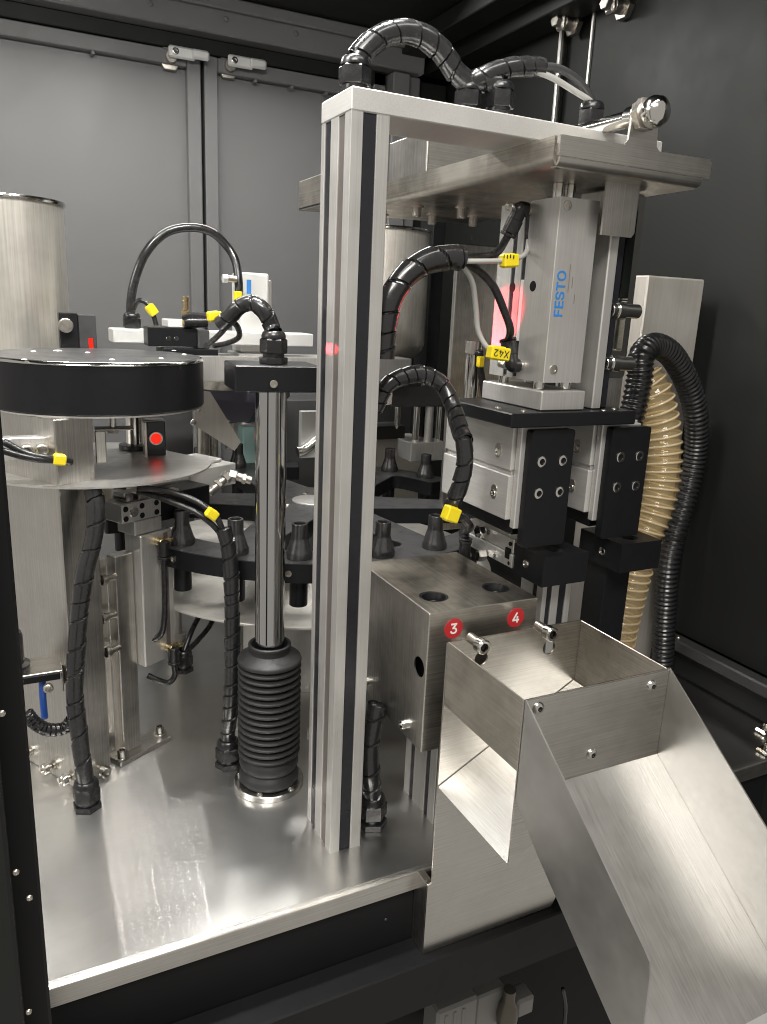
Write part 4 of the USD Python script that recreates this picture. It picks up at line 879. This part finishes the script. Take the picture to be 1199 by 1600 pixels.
c = cable('wire', path((206, 490, .64), (214, 472, .635), (224, 470, .63), (236, 482, .625), (245, 510, .62)), .004, 'short dark wire with yellow tag beside the cable arch foot', mat='black_plastic')
tag(c, at(237, 484, y=.62), (.6, 0, -.8), None, .014, .018)
t = thing('push_in_fitting', 'clear tipped fitting on the side of the pale rear cylinder', 'fitting', at(365, 437, y=.615))
p = at(370, 436, y=.61); obj('body', cyl(p, p + V(-.016, 0, 0), .0055), 'dull_nickel', t); obj('tip', hexa(p + V(-.016, 0, 0), (-1, 0, 0), .008, .008), 'white_metal', t)
t = thing('laser_sensor', 'black sensor on a bracket with a red light, beside the left canister', 'sensor', at(120, 515, y=.62))
p = at(95, 540, y=.55)
obj('bracket', rbox(p + V(0, 0, -.03), p + V(.026, .03, .048)), 'black_anodised', t); obj('arm', rbox(p + V(.0262, .004, -.03), p + V(.052, .026, .046)), 'grey_anodised', t)
obj('knob', lathe([(.0105, 0), (.0105, .012), (.009, .013), (0, .013)], p + V(.008, 0, .03), (0, -1, 0), 18), 'dull_nickel', t)
obj('lens', rbox(p + V(.040, .0005, -.005), p + V(.046, .0038, .012), .001), 'red_lamp', t)
# dark machinery in the middle distance
t = thing('funnel_guard', 'dark sheet metal funnel behind the shaft', 'funnel', at(350, 640, y=.8))
obj('hopper', lathe([(.1, .0), (.1, -.022), (.03, -.072), (.025, -.072), (.095, -.022), (.095, 0), (.1, 0)], at(382, 604, y=.86), seg=4), 'violet_plastic', t, smooth=False)
obj('collar', cyl(at(345, 606, y=.80), at(345, 592, y=.80), .05, 32), 'dull_nickel', t)
obj('side_plate', sheet([at(303, 612, y=.74), at(328, 612, y=.74), at(376, 690, y=.74), at(366, 704, y=.74), at(303, 664, y=.74)], .003, -1), 'dull_steel', t)
for u, v in ((303, 640), (296, 660)): obj('bolt', button(at(u + 6, v, y=.736), (0, -1, 0), .006), 'chrome', t)
t = thing('dark_cabinet', 'tall dark grey housing behind the thin shelf and red sensor', 'housing', at(275, 680, y=.85))
a = at(250, 740, y=.85); b = at(300, 600, y=.85)
obj('housing', rbox((a[0] - .02, .85, .15), (b[0], .98, b[2])), 'housing_grey', t)
t = thing('dark_housing', 'dark grey rear housing between shaft and tall column', 'housing', at(470, 690, y=.95))
a = at(395, 760, y=.95); b = at(520, 625, y=.95)
obj('housing', rbox((a[0], .95, .1), (.66, 1.05, b[2])), 'housing_grey', t)
t = thing('teal_box', 'pale teal plastic box just left of the polished shaft', 'box', at(390, 690, y=.88))
a = at(380, 725, y=.88); b = at(412, 665, y=.88)
obj('box', rbox((a[0], .88, a[2]), (b[0], .94, b[2]), .003), 'teal_plastic', t); obj('lid', rbox((a[0] - .002, .876, b[2] + .0005), (b[0] + .002, .942, b[2] + .008), .002), 'white_plastic', t)
for k, (u, v0, v1, w) in enumerate(((318, 640, 720, .012), (335, 640, 725, .008), (362, 660, 700, .012))):
    a = at(u, v0, y=.78); b = at(u, v1, y=.78)
    o = obj('guide_post', cyl(b, (b[0], b[1], a[2]), w), 'dull_nickel'); custom(stage.GetPrimAtPath(o.path), ['thick left steel rod under the dark funnel', 'thin steel rod under the dark funnel', 'short steel rod under the funnel tip near the teal box'][k], 'rod', 'rods under the funnel')
t = thing('toggle_lever', 'bright lever arm glimpsed between shaft and tall column', 'lever', at(475, 705, y=.75))
obj('arm', [sweep([at(465, 706, y=.75), at(480, 700, y=.75), at(515, 670, y=.75)], .011, 12, .004)], 'chrome', t); obj('plate', rbox(at(470, 716, y=.755), at(530, 640, y=.77)), 'white_metal', t)
# right of the tall column
t = thing('press_head', 'dark press head on two steel rods with hanging pin, behind the wrapped cable', 'press', at(645, 640, y=.66))
a = at(612, 636, y=.64); b = at(692, 604, y=.64)
obj('head', rbox((a[0], .64, a[2]), (b[0], .71, b[2])), 'grey_anodised', t)
for u in (652, 688):
    p = at(u, 636, y=.66); q = at(u, 692, y=.66); obj('rod', cyl((p[0], .66, q[2]), (p[0], .66, p[2] + .002), .0075), 'chrome', t)
p = at(672, 636, y=.65); obj('piston', cyl((p[0], .65, at(672, 690, y=.65)[2]), (p[0], .65, p[2] + .002), .009), 'aluminium', t)
p = at(622, 636, y=.645); obj('pin', lathe([(.006, 0), (.006, -.035), (.001, -.045), (0, -.045)], (p[0], .645, p[2] + .001), seg=14), 'chrome', t)
for u in (662, 672, 680): p = at(u, 603, y=.67); obj('bolt', cyl((p[0], .67, b[2] - .0005), (p[0], .67, b[2] + .006), .005), 'chrome', t)
a = at(640, 745, y=.64); b = at(696, 690, y=.64)
obj('base', rbox((a[0], .64, .33), (b[0], .70, b[2])), 'aluminium', t)
t = thing('grey_block', 'plain grey machined block glimpsed behind the rearmost cups right of the column', 'block', at(615, 730, y=.8))
a = at(575, 790, y=.8); b = at(642, 684, y=.8)
obj('block', rbox((a[0], .8, a[2] - .05), (b[0] + .03, .86, b[2])), 'dull_steel', t); obj('ledge', rbox((a[0], .79, b[2] + .0004), (b[0] - .02, .85, b[2] + .03)), 'grey_anodised', t)
t = thing('side_panel', 'pale steel panel standing behind the air cylinder', 'panel', at(740, 500, y=.42))
a = at(700, 640, y=.42); b = at(772, 385, y=.42)
obj('panel', rbox((a[0], .42, .25), (b[0] + .09, .43, b[2])), 'steel_vertical', t)
t = thing('upright_bar', 'dark upright post behind the spiral bundle', 'post', at(680, 500, y=.8))
a = at(662, 640, y=.8); b = at(698, 345, y=.8)
obj('post', rbox((a[0], .8, .0), (b[0], .86, b[2] + .02)), 'black_paint', t)
t = thing('steel_pillar', 'round chrome pillar with cap beside the pale steel panel', 'pillar', at(735, 580, y=.3))
a = at(735, 625, y=.3); b = at(735, 532, y=.3)
obj('pillar', cyl((a[0], .3, a[2] - .05), (a[0], .3, b[2] - .02), .0115), 'chrome', t); obj('cap', cyl((a[0], .3, b[2] - .0195), (a[0], .3, b[2]), .0135), 'steel_vertical', t)
c = cable('sensor_plug', path((750, 548, .28), (751, 575, .28), (754, 597, .28), (758, 620, .28)), .0055, 'short sensor plug with yellow tag beside the chrome pillar', 'plug', 'black_plastic')
tag(c, at(751, 565, y=.275), (0, 0, 1), None, .010, .016); 
t = thing('valve_block', 'pneumatic regulator with pale plastic bowl below the front beam', 'regulator', at(730, 1590, y=.0))
a = at(680, 1605, y=.0); b = at(745, 1570, y=.0)
obj('body', rbox((a[0], -.005, a[2] - .05), (b[0], .035, b[2] + .02), .004), 'shaded_plastic', t); obj('arm', rbox((b[0] + .0005, .0, a[2] - .05), (b[0] + .05, .03, a[2] + .02), .003), 'shaded_plastic', t)
for k in range(3): obj('rib', rbox((a[0] + .012 + .014*k, -.0065, b[2] - .02), (a[0] + .017 + .014*k, -.0045, b[2] + .01), .001), 'shaded_plastic', t)
p = at(793, 1585, y=-.01); obj('gauge', lathe([(0, -.02), (.014, -.02), (.016, 0), (.013, .018), (.009, .026), (.009, .045), (0, .045)], p, seg=20), 'bronze', t)
obj('port', rbox(p + V(.018, 0, -.02), p + V(.05, .03, .012), .004), 'shaded_plastic', t)
cable('black_tube', path((880, 1545, .0), (884, 1575, .0), (880, 1620, .0)), .003, 'thin black tube curving under the front beam beside the regulator', 'tube', 'black_plastic')

# the red beams of two sensors, the second unseen: one strikes the tall column, one the side of the big air cylinder
def red_spot(name, loc, look, inten, ang, rad=.002):
    l = UsdLux.SphereLight.Define(stage, '/World/' + name); l.CreateRadiusAttr(rad); l.CreateIntensityAttr(inten); l.CreateColorAttr(Gf.Vec3f(1, .03, .05)); place(l, loc, look)
    sh = UsdLux.ShapingAPI.Apply(l.GetPrim()); sh.CreateShapingConeAngleAttr(ang); sh.CreateShapingConeSoftnessAttr(.4)
lp = at(133, 520, y=.545)
red_spot('column_beam', lp + V(.005, -.008, 0), at(516, 545, x=0), 20000, .62)
bs = at(556, 600, y=.23)
t = thing('unseen_beam_sensor', 'unseen red beam sensor behind the tall column, placed to redden the air cylinder side', 'sensor', bs)  # unseen source, placed so its beam reddens the air cylinder
obj('housing', rbox(bs + V(-.03, .004, -.012), bs + V(-.004, .02, .012)), 'black_anodised', t); obj('arm', rbox(V(bs[0] - .03, .076, bs[2] - .008), V(bs[0] - .022, bs[1] + .004, bs[2] + .008)), 'dull_nickel', t)
red_spot('cylinder_beam', bs, at(776, 505, x=FX0), 90000, 10)
